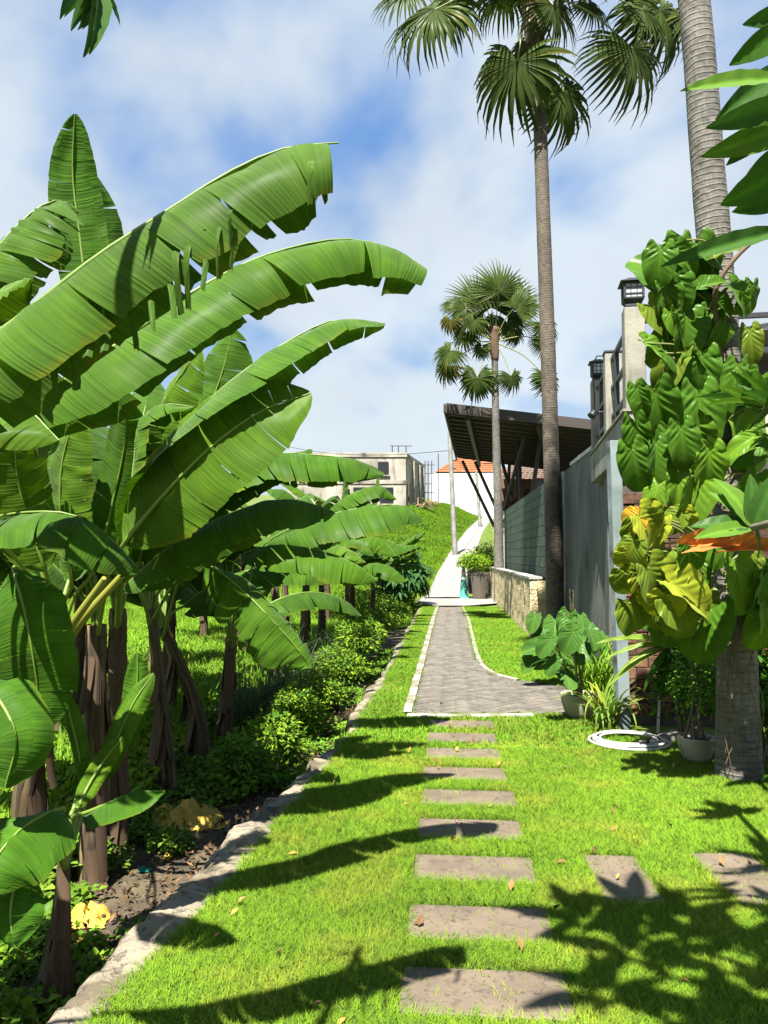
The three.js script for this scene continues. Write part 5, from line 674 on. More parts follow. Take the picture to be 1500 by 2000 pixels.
{
  const base = V(2.15, -0.03, 2.4), o = thing('frangipani_tree', 'frangipani tree with long glossy leaves entering at the right edge', 'tree', base), f1 = V(2.0, 1.5, 2.2), r = rng(90);
  part(o, 'trunk', tube([base, V(2.1, 0.8, 2.3), f1], [0.09, 0.07], 12, 14, 0.15), M.twig);
  const hubs = [V(1.5, 2.75, 1.9), V(1.25, 2.85, 1.2), V(2.0, 2.7, 2.9), V(1.9, 2.7, 1.3), V(1.75, 1.5, 3.0)]; hubs.forEach(h => branchTo(o, f1, h, 0.05, 0.03));
  const shade = [[1150, 1815, 3.35], [1240, 1880, 3.45], [1330, 1810, 3.4], [1430, 1860, 3.5], [1180, 1960, 3.5], [1330, 1960, 3.45], [1490, 1960, 3.4], [1560, 1800, 3.45], [1400, 2010, 3.55], [1250, 1780, 3.2], [1520, 1700, 3.3]].filter((q, i) => i !== 5);
  shade.forEach(([x, y, h0], i) => { const h = h0 + 0.25; const g = gnd(x, y), c = g.clone().add(new THREE.Vector3(-SUNX * h, h, 0.55 * h)), hub = hubs.slice(0, 4).reduce((p, q) => q.distanceTo(c) < p.distanceTo(c) ? q : p); branchTo(o, hub, c.clone().add(new THREE.Vector3(0, -0.06, 0)), 0.022, 0.014); rosette(o, c, new THREE.Vector3(r() - 0.5, 1.6, r() - 0.5), 10, 0.3, 300 + i); });
  // leaves seen at the right edge
  const seen = [[1525, 155, 1338, 160, 0.7, 2, 1, 0.3], [1535, 130, 1420, 210, 0.9, 0, 2, -0.2], [1530, 60, 1455, 105, 1.3, 1, 0, -0.4], [1535, 170, 1450, 180, 1.2, 3, 0, -0.4], [1540, 200, 1405, 245, 0.95, 0, 2, -0.6], [1545, 240, 1403, 300, 0.95, 3, 1, -0.6], [1520, 225, 1452, 300, 1.0, 1, 2, -0.5], [1525, 290, 1455, 355, 0.9, 2, 0, -0.4], [1530, 330, 1445, 390, 1.5, 1, 0, -0.6], [1530, 380, 1452, 410, 1.3, 3, 2, -0.5], [1560, 20, 1470, 40, 1.2, 0, 2, -0.5], [1535, 450, 1300, 505, 0.5, 2, 2, 0.2]];
  branchTo(o, hubs[0], at(1560, 240, 2.15), 0.02, 0.015);
  seen.forEach(([x, y, tx, ty, k, v, m, ny], i) => { const d = 2.15 + 0.05 * (i % 4), a = at(x, y, d), b = at(tx, ty, d - 0.03), D = b.clone().sub(a), Lg = D.length(); shared(o, 'leaf', LONG[v], FR[m], a, aim(D, new THREE.Vector3(-0.2, ny, 1)), new THREE.Vector3(Lg * k * 1.05, Lg, Lg)); });
  // a low rosette in front of the climber, and foliage beyond the right edge
  const low = at(1470, 1030, 3.9); branchTo(o, hubs[4], low, 0.03, 0.018);
  for (const [tx, ty, m, k, dd] of [[1360, 1010, 2, 1, 0], [1362, 1042, 1, 0.8, -0.1], [1400, 950, 1, 0.8, 0.05], [1425, 925, 1, 1, 0], [1470, 925, 2, 1, 0], [1520, 920, 2, 1, -0.1], [1540, 980, 1, 1, 0], [1420, 1000, 2, 0.9, 0.2], [1500, 1090, 2, 0.9, 0.1]]) { const D = at(tx, ty, 3.9 + dd).sub(low), Lg = D.length(); shared(o, 'leaf', LONG[Math.abs(tx) % 4], FR[m], low, aim(D, new THREE.Vector3(0, 0.7, 0.8)), new THREE.Vector3(Lg * 1.2 * k, Lg, Lg)); }
  for (let i = 0; i < 9; i++) { const c = V(2.15 + 0.55 * r(), 1.9 + 1.0 * r(), 3.6 + 1.0 * r()); branchTo(o, hubs[2], c, 0.02, 0.012); rosette(o, c, new THREE.Vector3(r() - 0.5, 1.4, r() - 0.5), 10, 0.3, 400 + i); }
  for (let i = 0; i < 15; i++) { const c = V(1.95 + 1.0 * r(), 3.9 + 0.7 * r(), 3.1 + 1.3 * r()); if (c.x / -c.z < 0.53) c.x = -c.z * 0.53 + 0.25 * r(); branchTo(o, hubs[2], c, 0.025, 0.014); rosette(o, c, new THREE.Vector3(r() - 0.5, 1.4, r() - 0.5), 12, 0.32, 440 + i); }
  // overhanging twig at the upper left
  const b2 = V(-1.5, -0.42, -0.9), t = thing('overhanging_tree', 'dark leaf cluster of an overhanging branch at the top left', 'tree', b2), fk = V(-1.1, 2.6, -0.1), tip = at(185, -45, 1.6);
  part(t, 'trunk', tube([b2, V(-1.4, 1.2, -0.7), fk], [0.08, 0.05], 10, 14, 0.1), M.twig); part(t, 'branch', tube([fk, V(-0.8, 3.05, 0.9), tip.clone().add(new THREE.Vector3(0, 0.12, 0)), tip], [0.035, 0.012], 8, 14), M.twig);
  for (const [tx, ty, k] of [[128, 22, 1.2], [140, 58, 1.3], [172, 40, 1.2], [196, 48, 1.0], [216, 64, 1.0], [248, 42, 1.2], [238, -8, 1], [120, -20, 1], [205, 40, 1.3], [158, 52, 1], [185, 20, 1.4], [228, 58, 0.9]]) { const D = at(tx, ty, 1.55 + 0.1 * ((tx * 7) % 3 - 1)).sub(tip), Lg = D.length(); shared(t, 'leaf', LONG[tx % 4], FR[2], tip, aim(D, new THREE.Vector3(0.2, 1, -0.3)), new THREE.Vector3(Lg * 0.5 * k, Lg, Lg)); }
}
// ---------------------------------------------------------------- small leaves in bulk: shrubs
function leafCloud(n, place, len, seed, tones, asp = 0.34) {
  const r = rng(seed), P = [], C = [], I = [], N = new THREE.Vector3(), D = new THREE.Vector3(), S = new THREE.Vector3();
  for (let i = 0; i < n; i++) {
    const [p, out] = place(r); D.set(out.x + (r() - 0.5) * 1.5, out.y * 0.5 + (r() - 0.6) * 1.1, out.z + (r() - 0.5) * 1.5).normalize(); N.set(out.x * 0.5 + (r() - 0.5), out.y + 0.7 * r() + 0.2, out.z * 0.5 + (r() - 0.5)); S.crossVectors(D, N).normalize(); N.crossVectors(S, D);
    const L = len * (0.65 + 0.7 * r()), w = L * asp, b = P.length / 3, t = tones[Math.floor(r() * tones.length)], v = 0.75 + 0.5 * r();
    const pt = (f, s, z) => P.push(p.x + D.x * L * f + S.x * w * s + N.x * z * L, p.y + D.y * L * f + S.y * w * s + N.y * z * L, p.z + D.z * L * f + S.z * w * s + N.z * z * L);
    pt(0, 0, 0); pt(0.45, -0.5, 0.1); pt(0.45, 0.5, 0.1); pt(0.5, 0, 0.02); pt(1, 0, -0.12); for (let k = 0; k < 5; k++) C.push(t[0] * v, t[1] * v, t[2] * v); I.push(b, b + 1, b + 3, b, b + 3, b + 2, b + 1, b + 4, b + 3, b + 2, b + 3, b + 4);
  }
  const g = new THREE.BufferGeometry(); g.setAttribute('position', new THREE.Float32BufferAttribute(P, 3)); g.setAttribute('color', new THREE.Float32BufferAttribute(C, 3)); g.setAttribute('uv', new THREE.Float32BufferAttribute(new Float32Array(P.length / 3 * 2), 2)); g.setIndex(I); g.computeVertexNormals(); return g;
}
function shrub(c, rx, ry, rz, n, len, seed, label, tones, mat = M.shrub, group = 'hedge shrubs along the kerb', name = 'hedge_shrub', asp = 0.36) {
  const o = thing(name, label, 'shrub', c, group), r0 = rng(seed), lobes = Array.from({ length: 14 }, () => { const a = r0() * 6.283, e = Math.asin(r0() * 0.95), k = 0.5 + 0.25 * r0(); return [c.x + Math.cos(a) * Math.cos(e) * rx * k, c.y + ry * 0.9 + Math.sin(e) * ry * k - ry * 0.15 * r0(), c.z + Math.sin(a) * Math.cos(e) * rz * k, 0.42 + 0.24 * r0()]; });
  part(o, 'foliage', leafCloud(n, r => { const l = lobes[Math.floor(r() * lobes.length)], a = r() * 6.283, u = r() * 1.7 - 0.7, s = Math.sqrt(1 - Math.min(1, u * u)), q = 0.55 + 0.45 * Math.pow(r(), 0.4), d = new THREE.Vector3(Math.cos(a) * s, u, Math.sin(a) * s); return [new THREE.Vector3(l[0] + d.x * rx * l[3] * q, Math.max(c.y + 0.03, l[1] + d.y * ry * l[3] * q * 1.1), l[2] + d.z * rz * l[3] * q), d]; }, len, seed + 1, tones, asp), mat);
  for (let i = 0; i < 7; i++) { const l = lobes[i]; part(o, 'stem', tube([c.clone().add(new THREE.Vector3((r0() - 0.5) * 0.2, -0.03, (r0() - 0.5) * 0.2)), new THREE.Vector3(lerp(c.x, l[0], 0.5), lerp(c.y, l[1], 0.6), lerp(c.z, l[2], 0.5)), new THREE.Vector3(l[0], l[1], l[2])], [0.012, 0.005], 5, 6), M.twig); }
  return o;
}
const HT = [[1, 1, 1], [1.4, 1.2, 0.8], [2.1, 1.6, 0.6], [1.7, 1.4, 0.7], [0.6, 0.75, 0.8], [0.45, 0.6, 0.7]];
{
  const hs = [[500, 1545, 0.3, 0.34, 0.3, 1900, 0.075, 'nearest pale hedge shrub with broad leaves beside the kerb'], [545, 1500, 0.33, 0.36, 0.4, 2400, 0.065, 'second hedge shrub from the viewer with dark glossy leaves'], [600, 1440, 0.36, 0.4, 0.5, 2600, 0.06, 'third hedge shrub, low and loose beside the sunlit kerb'], [640, 1400, 0.38, 0.42, 0.5, 2600, 0.06, 'fourth hedge shrub, rounded, with bright new leaves'], [680, 1345, 0.5, 0.5, 0.75, 3600, 0.07, 'fifth hedge shrub, wide and yellow green on top'], [722, 1300, 0.5, 0.5, 0.9, 3200, 0.075, 'sixth hedge shrub before the far end of the kerb'], [738, 1262, 0.6, 0.55, 1.1, 3000, 0.08, 'seventh hedge shrub narrowing towards the landing'], [762, 1232, 0.65, 0.55, 1.5, 3000, 0.09, 'eighth hedge shrub, yellowish, close to the cassava'], [783, 1208, 0.7, 0.6, 1.6, 2800, 0.1, 'last hedge shrub where the kerb meets the landing'], [720, 1215, 0.9, 0.7, 1.4, 2600, 0.1, 'pale yellow green shrub behind the far hedge']];
  hs.forEach(([x, y, rx, ry, rz, n, len, lab], i) => { const c = bed(x, y); if (i > 4) c.y = Math.max(c.y, -0.3); c.x -= i < 5 ? 0.1 : 0.16; shrub(c, rx * 0.92, ry * 0.72, rz * 0.72, Math.round(n * 0.8), len, 500 + i * 3, lab, i === 0 ? [[0.8, 1, 1.1], [1, 1.15, 1], [1.2, 1.25, 1.1], [0.6, 0.75, 0.8]] : HT); });
  // cassava
  const c = V(0.55, land(0.55, 24.5), 24.6), o = thing('cassava_bush', 'dark green bush with fingered leaves left of the landing', 'shrub', c), r = rng(700);
  const palm = (() => { const gs = []; for (let i = 0; i < 7; i++) { const a = (i - 3) * 0.62, g = longGeo(20 + i, 0.11, 0.3, 0.2); g.scale(1, 0.75 + 0.25 * Math.cos(a), 1); g.rotateZ(-a); gs.push(g); } return merge(gs); })();
  for (let i = 0; i < 190; i++) { const a = r() * 6.283, u = r() * 1.5 - 0.5, s = Math.sqrt(1 - u * u * 0.98), d = new THREE.Vector3(Math.cos(a) * s, u, Math.sin(a) * s), q = 0.75 + 0.3 * r(), p = new THREE.Vector3(c.x + d.x * 0.85 * q, c.y + 1.2 + d.y * 0.95 * q, c.z + d.z * 1.1 * q); shared(o, 'leaf', palm, M.cassava, p, aim(d.clone().add(new THREE.Vector3((r() - 0.5), -0.7, (r() - 0.5))), d.clone().add(new THREE.Vector3(0, 0.6, 0))), 0.3 + 0.14 * r()); }
  for (let i = 0; i < 8; i++) part(o, 'stem', tube([c.clone().add(new THREE.Vector3((r() - 0.5) * 0.5, -0.1, (r() - 0.5) * 0.5)), c.clone().add(new THREE.Vector3((r() - 0.5) * 1.6, 1.2 + 0.4 * r(), (r() - 0.5) * 1.6))], [0.025, 0.012], 6, 3), M.twig);
}
// clumps of arching blades
function bladeClump(o, c, n, L, w, seed, mat, name, { arch = 0.9, spread = 0.1, tones = [[1, 1, 1]], merged = true, up = 0.9, up2 = 0.5 } = {}) {
  const r = rng(seed), gs = [];
  for (let i = 0; i < n; i++) {
    const a = r() * 6.283, e0 = up + up2 * r(), len = L * (0.6 + 0.55 * r()), P = [], C = [], I = [], S = 9, t = tones[Math.floor(r() * tones.length)], v = 0.85 + 0.3 * r(), ww = w * (0.7 + 0.5 * r()); let p = c.clone().add(new THREE.Vector3((r() - 0.5) * spread, 0, (r() - 0.5) * spread)), e = e0; const az = arch * (0.5 + r());
    for (let k = 0; k <= S; k++) { const f = k / S; if (k) { e = e0 - az * f * f * 1.6; p = p.clone().add(new THREE.Vector3(Math.cos(a) * Math.cos(e), Math.sin(e), Math.sin(a) * Math.cos(e)).multiplyScalar(len / S)); } const q = ww * (f < 0.3 ? 0.6 + f : 0.9 * (1 - Math.pow((f - 0.3) / 0.7, 1.6)) + 0.02), sx = -Math.sin(a), sz = Math.cos(a); P.push(p.x - sx * q, p.y + q * 0.3, p.z - sz * q, p.x, p.y, p.z, p.x + sx * q, p.y + q * 0.3, p.z + sz * q); for (let m = 0; m < 3; m++) C.push(t[0] * v, t[1] * v, t[2] * v); }
    for (let k = 0; k < S; k++) for (let s = 0; s < 2; s++) { const q = k * 3 + s; I.push(q, q + 1, q + 3, q + 1, q + 4, q + 3); }
    const g = new THREE.BufferGeometry(); g.setAttribute('position', new THREE.Float32BufferAttribute(P, 3)); g.setAttribute('color', new THREE.Float32BufferAttribute(C, 3)); g.setAttribute('uv', new THREE.Float32BufferAttribute(new Float32Array(P.length / 3 * 2), 2)); g.setIndex(I); g.computeVertexNormals();
    if (merged) gs.push(g); else part(o, name, g, mat);
  }
  if (merged) part(o, name, merge(gs), mat);
}
{
  const lg = leafy([0.12, 0.2, 0.08], { clearcoat: 0.1 });
  [[480, 1430, 'lemongrass clump nearest the dark upright banana trunk'], [520, 1400, 'lemongrass clump behind the pale near shrub'], [575, 1360, 'lemongrass clump behind the third hedge shrub'], [610, 1330, 'tall lemongrass clump behind the fourth hedge shrub'], [650, 1290, 'lemongrass clump between the small banana plants'], [540, 1330, 'lemongrass clump deep in the shade of the bananas'], [690, 1270, 'last lemongrass clump near the far hedge']].forEach(([x, y, l], i) => { const c = bed(x, y), o = thing('lemongrass_clump', l, 'grass clump', c, 'lemongrass clumps among the bananas'); bladeClump(o, c, 150, 0.95 + 0.1 * (i % 3), 0.008, 800 + i, lg, 'blades', { spread: 0.3, arch: 0.8, tones: [[1, 1, 1], [0.8, 0.9, 0.9], [1.3, 1.2, 0.8]] }); });
  // strap leaved clump by the post
  let c = gnd(1185, 1424), o = thing('strap_leaf_clump', 'yellow green strap leaved clump at the foot of the pale post', 'plant', c); bladeClump(o, c, 46, 0.72, 0.019, 850, M.strap, 'leaf', { spread: 0.16, arch: 1.3, merged: false, up: 1.05, up2: 0.45, tones: [[1, 1, 1], [0.6, 0.8, 0.7], [1.5, 1.15, 0.8], [0.8, 1, 0.8]] });
  // pots
  const pot = (cc, R, h, label, mat = M.pot) => { const t = thing('bowl_pot', label, 'plant pot', cc), pts = [[0, 0], [R * 0.55, 0], [R * 0.78, h * 0.3], [R * 0.95, h * 0.7], [R, h], [R * 0.95, h + 0.008], [R * 0.9, h - 0.01], [R * 0.86, h * 0.75], [0, h * 0.72]].map(p => new THREE.Vector2(...p)), g = new THREE.LatheGeometry(pts.slice(0, 8), 40); g.translate(cc.x, cc.y, cc.z); part(t, 'bowl', g, mat); const s = new THREE.CylinderGeometry(R * 0.875, R * 0.87, 0.02, 24); s.translate(cc.x, cc.y + h * 0.8, cc.z); part(t, 'soil', s, M.earth); return t; };
  const p1 = gnd(1132, 1405); pot(p1, 0.185, 0.25, 'cream bowl pot with big arrow leaves beside the brick walk');
  const p2 = gnd(1361, 1490); pot(p2, 0.145, 0.2, 'cream bowl pot with a dark fine leaved shrub before the palm');
  // elephant ears: in the pot and in the ground
  const EL = M.philo.clone(); EL.color = tone(0.075, 0.2, 0.025); EL.clearcoat = 0.12;
  const ears = (name, label, base, d, list) => { const t = thing(name, label, 'plant', base); list.forEach(([x, y, tx, ty, k, v, nx, ny], i) => { const a = at(x, y, d + 0.1 * (i % 3 - 1)), b = at(tx, ty, d - 0.12), D = b.clone().sub(a), Lg = D.length(), lf = shared(t, 'leaf', BROAD[v], EL, a, aim(D, new THREE.Vector3(nx, ny, 1)), new THREE.Vector3(Lg * k * 0.6, Lg * 0.8, Lg)); part(t, 'stalk', tube([base.clone().add(new THREE.Vector3((i % 3 - 1) * 0.03, 0, 0)), base.clone().lerp(a, 0.6).add(new THREE.Vector3(0, 0.05, 0)), a], [0.014, 0.008], 6, 10), M.petiole); }); return t; };
  ears('elephant_ear', 'large leaved elephant ear growing from the pot by the walk', p1.clone().add(new THREE.Vector3(0, 0.2, 0)), 7.4, [[1120, 1235, 1095, 1285, 1.1, 0, -0.2, 0.5], [1112, 1215, 1110, 1270, 0.9, 1, 0.1, 0.5], [1130, 1255, 1140, 1300, 0.9, 0, 0.3, 0.4], [1085, 1290, 1060, 1325, 0.9, 1, -0.3, 0.6], [1150, 1230, 1172, 1275, 0.8, 0, 0.4, 0.4], [1100, 1310, 1130, 1345, 0.8, 1, 0.2, 0.6], [1075, 1250, 1045, 1290, 0.9, 0, -0.5, 0.4]]);
  ears('elephant_ear', 'elephant ear clump in the ground below the tall palm', V(2.28, 0, 9.6), 9.5, [[1065, 1262, 1008, 1270, 0.8, 0, -0.2, 0.8], [1080, 1290, 1020, 1290, 0.7, 1, -0.1, 0.9], [1085, 1215, 1082, 1262, 1.0, 0, -0.3, 0.5], [1110, 1200, 1100, 1250, 1.1, 1, 0.1, 0.4], [1060, 1230, 1040, 1262, 1.0, 1, -0.3, 0.5], [1100, 1250, 1085, 1300, 0.9, 0, 0, 0.5], [1150, 1240, 1165, 1290, 1.0, 0, 0.3, 0.5], [1045, 1205, 1035, 1240, 0.9, 0, -0.3, 0.5], [1185, 1245, 1190, 1290, 0.8, 1, 0.3, 0.4], [1120, 1285, 1095, 1320, 1.0, 1, -0.2, 0.6], [1040, 1285, 1020, 1315, 1.0, 0, -0.3, 0.6], [1135, 1205, 1150, 1250, 0.9, 1, 0.3, 0.4]]);
  c = V(2.55, 0, 9.2); o = thing('garden_fern', 'feathery green plant between elephant ear and pale post', 'plant', c); bladeClump(o, c, 110, 0.95, 0.011, 870, M.shrub, 'fronds', { spread: 0.35, arch: 0.9, tones: [[1, 1, 1], [1.3, 1.2, 0.8]] });
  // dark fine leaved shrub in the second pot
  const sc = p2.clone().add(new THREE.Vector3(0, 0.16, 0)); shrub(sc, 0.2, 0.42, 0.2, 1500, 0.035, 880, 'dark fine leaved shrub growing in the cream pot before the palm', [[0.6, 0.8, 0.9], [0.8, 1, 0.9], [1.1, 1.2, 0.9]], M.shrub, null, 'potted_shrub', 0.45);
  // long leaved dracaena in the shade
  c = gnd(1330, 1440); o = thing('dracaena', 'long leaved dark plant in the shade in front of the brick wall', 'plant', c); const h = at(1310, 1265, 6.7); part(o, 'cane', tube([c, at(1320, 1350, 6.7), h], [0.02, 0.014], 7, 10), M.twig); const r = rng(881);
  for (const [tx, ty, k, m] of [[1195, 1212, 0.4, 1], [1192, 1248, 0.45, 1], [1185, 1300, 0.45, 1], [1250, 1330, 0.5, 0], [1240, 1190, 0.5, 0], [1380, 1215, 0.5, 2], [1400, 1260, 0.5, 2], [1390, 1320, 0.5, 2], [1270, 1370, 0.5, 2], [1340, 1190, 0.5, 2], [1215, 1275, 0.4, 1], [1330, 1340, 0.5, 0]]) { const D = at(tx, ty, 6.5 + 0.3 * r()).sub(h), Lg = D.length(); shared(o, 'leaf', LONG[1], m === 1 ? M.strap : FR[m], h, aim(D, new THREE.Vector3(0, 1, 0.5)), new THREE.Vector3(Lg * k * 0.9, Lg, Lg)); }
  // shade plants round the palm foot
  const SH = [[0.5, 0.7, 0.7], [0.7, 0.9, 0.8], [0.35, 0.5, 0.55]];
  shrub(V(2.98, 0, 6.1), 0.3, 0.55, 0.35, 2000, 0.09, 1300, 'dark leafy shrub at the right edge behind the palm foot', SH, M.shrub, null, 'shade_shrub'); shrub(V(2.62, 0, 6.75), 0.24, 0.45, 0.25, 1600, 0.08, 1310, 'dark leafy shrub between brick wall and the palm trunk', SH, M.shrub, null, 'shade_shrub'); shrub(V(2.75, 0, 5.25), 0.2, 0.14, 0.25, 900, 0.05, 1320, 'low dark ground plant in front of the palm foot', SH, M.shrub, null, 'shade_shrub');
  // hose coil
  const hc = gnd(1226, 1456), hose = thing('garden_hose', 'coiled pale garden hose lying on the lawn before the brick wall', 'hose', hc), rr = rng(12), pts = [];
  for (let i = 0; i <= 90; i++) { const a = i / 90 * 6.283 * 5.2, R = 0.315 - 0.025 * Math.sin(i * 0.21) - 0.11 * (i / 90) + 0.008 * rr(); pts.push(new THREE.Vector3(hc.x + Math.cos(a) * R * 1.05 + 0.02 * Math.sin(i * 0.13), 0.03 + 0.01 * (i / 18 % 1) + 0.008 * Math.floor(i / 18), hc.z + Math.sin(a) * R * 0.98)); }
  part(hose, 'coil', tube(pts, [0.0115, 0.0115], 8, 420), M.hose);
  part(hose, 'riser', tube([pts[0].clone(), at(1283, 1470, 6.7).setY(0.03), at(1284, 1448, 7.1), at(1286, 1400, 7.2), at(1289, 1345, 7.25)], [0.013, 0.013], 8, 30), M.hose);
  part(hose, 'coupling', tube([pts[90].clone().add(new THREE.Vector3(-0.03, 0.01, 0.02)), pts[90].clone().add(new THREE.Vector3(0.06, 0.012, 0.0))], [0.02, 0.018], 8, 3), M.black);
  // stones by the wall
  const rk = (x, y, s, lab, i) => { const p = gnd(x, y), g = new THREE.IcosahedronGeometry(s, 3), q = g.attributes.position; for (let k = 0; k < q.count; k++) { const e = 0.8 + 0.4 * fbm3(q.getX(k) / s * 1.3 + i * 3, q.getY(k) / s * 1.3, q.getZ(k) / s * 1.3, 3); q.setXYZ(k, q.getX(k) * e * 1.2, q.getY(k) * e * 0.7, q.getZ(k) * e); } g.computeVertexNormals(); const m = new THREE.Mesh(metreUV(g, 2), M.rock); m.name = numbered('stone'); m.position.set(p.x, s * 0.45, p.z); scene.add(m); tag(m, lab, 'stone', 'stones at the foot of the brick wall'); };
  rk(1300, 1450, 0.07, 'grey stone beside the hose riser'  , 1); rk(1318, 1448, 0.08, 'rounded stone just left of the shrub pot', 2); rk(1262, 1440, 0.05, 'small stone behind the coiled hose', 3); rk(1310, 1462, 0.035, 'pebble in front of the stones left of the shrub pot', 4);
  // delineator post, planters by the landing
  const bp = V((905 - 750) / FOCAL * 28.2, 0.075, 28.2), cone = thing('traffic_delineator', 'teal and orange traffic post standing on the concrete landing', 'traffic post', bp), y0 = bp.y;
  const cy = (a, b, r0, r1, m, n, seg = 20) => { const g = new THREE.CylinderGeometry(r1, r0, b - a, seg); g.translate(bp.x, y0 + (a + b) / 2, bp.z); part(cone, n, g, m); };
  cy(0, 0.06, 0.26, 0.24, M.teal, 'base', 8); cy(0.06, 0.68, 0.15, 0.1, M.teal, 'lower_cone'); cy(0.68, 0.74, 0.12, 0.12, M.white, 'collar'); cy(0.74, 1.1, 0.085, 0.06, M.teal, 'upper_cone'); { const g = new THREE.TorusGeometry(0.09, 0.022, 8, 18); g.translate(bp.x, y0 + 1.18, bp.z); part(cone, 'handle', g, M.brownMetal); cy(0.86, 0.98, 0.081, 0.074, M.orangePaint, 'band'); }
  const plant = (x, d, w, hh, lab) => { const p = V(x, 0.075, d), t = thing('tapered_planter', lab, 'planter', p, 'planters beside the landing'), g = new THREE.CylinderGeometry(w, w * 0.72, hh, 4, 1, true); const q = new THREE.CylinderGeometry(w, w * 0.72, hh, 4, 3); q.rotateY(0.7); q.translate(p.x, p.y + hh / 2, p.z); part(t, 'tub', metreUV(q.toNonIndexed(), 0.8), M.potDark); const rim = new THREE.CylinderGeometry(w * 1.06, w * 1.06, 0.06, 4, 1); rim.rotateY(0.7); rim.translate(p.x, p.y + hh + 0.031, p.z); part(t, 'rim', metreUV(rim.toNonIndexed()), M.potDark); return p.clone().add(new THREE.Vector3(0, hh + 0.05, 0)); };
  const q1 = plant(3.42, 27.8, 0.42, 0.85, 'weathered tapered planter nearest the traffic post'), q2 = plant(3.7, 29.2, 0.42, 0.85, 'dark planter hidden behind the nearer tapered planter');
  shrub(q1.clone().add(new THREE.Vector3(-0.15, 0, 0)), 0.55, 0.4, 0.5, 1700, 0.12, 900, 'yellow green croton bush in the nearer planter', [[2.0, 1.6, 0.6], [1.6, 1.4, 0.7], [1.1, 1.1, 0.8]], M.shrub, null, 'croton_bush');
  o = thing('bromeliad', 'spiky light green bromeliad rosette above the planters', 'plant', q2); bladeClump(o, q2, 34, 0.85, 0.035, 901, M.strap, 'leaf', { merged: false, arch: 0.9, up: 0.5, up2: 0.8, spread: 0.15 });
  shrub(V(4.0, 0.3, 31), 0.6, 0.8, 1.1, 1700, 0.13, 905, 'green shrub along the wall foot beyond the planters', HT, M.shrub, null, 'border_shrub'); shrub(V(4.5, 0.5, 34.5), 0.7, 0.9, 1.4, 1500, 0.14, 908, 'further border shrub at the path edge behind the small palm', HT, M.shrub, null, 'border_shrub');
  // rubbish and dry leaves in the bed
  const rag = (pixels, y, lab, seed, mat = M.yellowSack, name = 'yellow_sack', cat = 'sack') => { const q = pixels.map(p => bed(...p)), cc = q.reduce((s, v) => s.add(v), new THREE.Vector3()).multiplyScalar(1 / q.length), n = 22, P = [], I = [], U = []; for (let j = 0; j <= n; j++) for (let i = 0; i <= n; i++) { const u = i / n, v = j / n, p = q[0].clone().lerp(q[1], u).lerp(q[3].clone().lerp(q[2], u), v), e = Math.sin(u * Math.PI) * Math.sin(v * Math.PI), sz = q[0].distanceTo(q[2]); p.x += 0.45 * sz * (fbm(u * 3, v * 3 + seed, 4) - 0.5); p.z += 0.45 * sz * (fbm(u * 3 + 9, v * 3 + seed, 4) - 0.5); P.push(p.x, p.y + 0.03 + y * 0.55 * Math.pow(e, 0.8) * (0.3 + 1.9 * Math.abs(fbm(u * 5 + seed, v * 5, 5) - 0.48) * 3), p.z); U.push(u, v); } for (let j = 0; j < n; j++) for (let i = 0; i < n; i++) { const a = j * (n + 1) + i; I.push(a, a + 1, a + n + 1, a + 1, a + n + 2, a + n + 1); } const g = new THREE.BufferGeometry(); g.setAttribute('position', new THREE.Float32BufferAttribute(P, 3)); g.setAttribute('uv', new THREE.Float32BufferAttribute(U, 2)); g.setIndex(I); g.computeVertexNormals(); const m = new THREE.Mesh(g, mat); m.name = numbered(name); scene.add(m); tag(m, lab, cat); };
  rag([[290, 1620], [430, 1615], [420, 1580], [310, 1575]], 0.16, 'crumpled yellow sack lying between the banana trunks and kerb', 3); rag([[120, 1810], [215, 1805], [205, 1775], [125, 1775]], 0.1, 'torn yellow sack at the foot of the young sucker', 7); rag([[110, 1850], [190, 1850], [180, 1825], [120, 1825]], 0.06, 'smaller yellow scrap in front of the torn sack', 9); rag([[318, 1678], [330, 1678], [328, 1660], [320, 1660]], 0.03, 'small yellow scrap near the middle of the bed', 12); rag([[268, 1702], [298, 1700], [295, 1690], [272, 1690]], 0.02, 'teal plastic scrap in the shaded bed', 15, M.tealPlastic, 'plastic_scrap', 'litter');
  rag([[380, 1505], [425, 1502], [420, 1478], [392, 1475]], 0.1, 'heap of dry banana husk at the foot of the leaning trunk', 18, M.dryLeaf, 'dry_husk', 'dry leaf'); rag([[205, 1690], [265, 1672], [262, 1662], [200, 1680]], 0.02, 'flat dry leaf stalk lying beside the dark trunk pair', 22, M.dryLeaf, 'dry_husk', 'dry leaf'); rag([[260, 1462], [310, 1460], [305, 1450], [262, 1450]], 0.03, 'pale dry husk on the sunny field edge', 25, M.dryLeaf, 'dry_husk', 'dry leaf');
  // fallen leaf litter over the bed
  const litter = leafCloud(5200, r2 => { const d = 2 + 12 * Math.pow(r2(), 1.3), x = kl(d) - 0.08 - 2.2 * r2() * r2(); return [new THREE.Vector3(x, land(x, d) + 0.012 + 0.02 * r2(), -d), new THREE.Vector3(0, 1, 0)]; }, 0.055, 950, [[1, 1, 1], [1.5, 1.4, 1.2], [0.6, 0.5, 0.45], [2, 1.8, 1.4]], 0.4); const lm = new THREE.Mesh(litter, leafy([0.13, 0.085, 0.05], { transmission: 0.05, clearcoat: 0 })); stuff(lm, 'leaf_litter', 'brown fallen leaves and debris scattered over the banana bed', 'leaf litter');
}
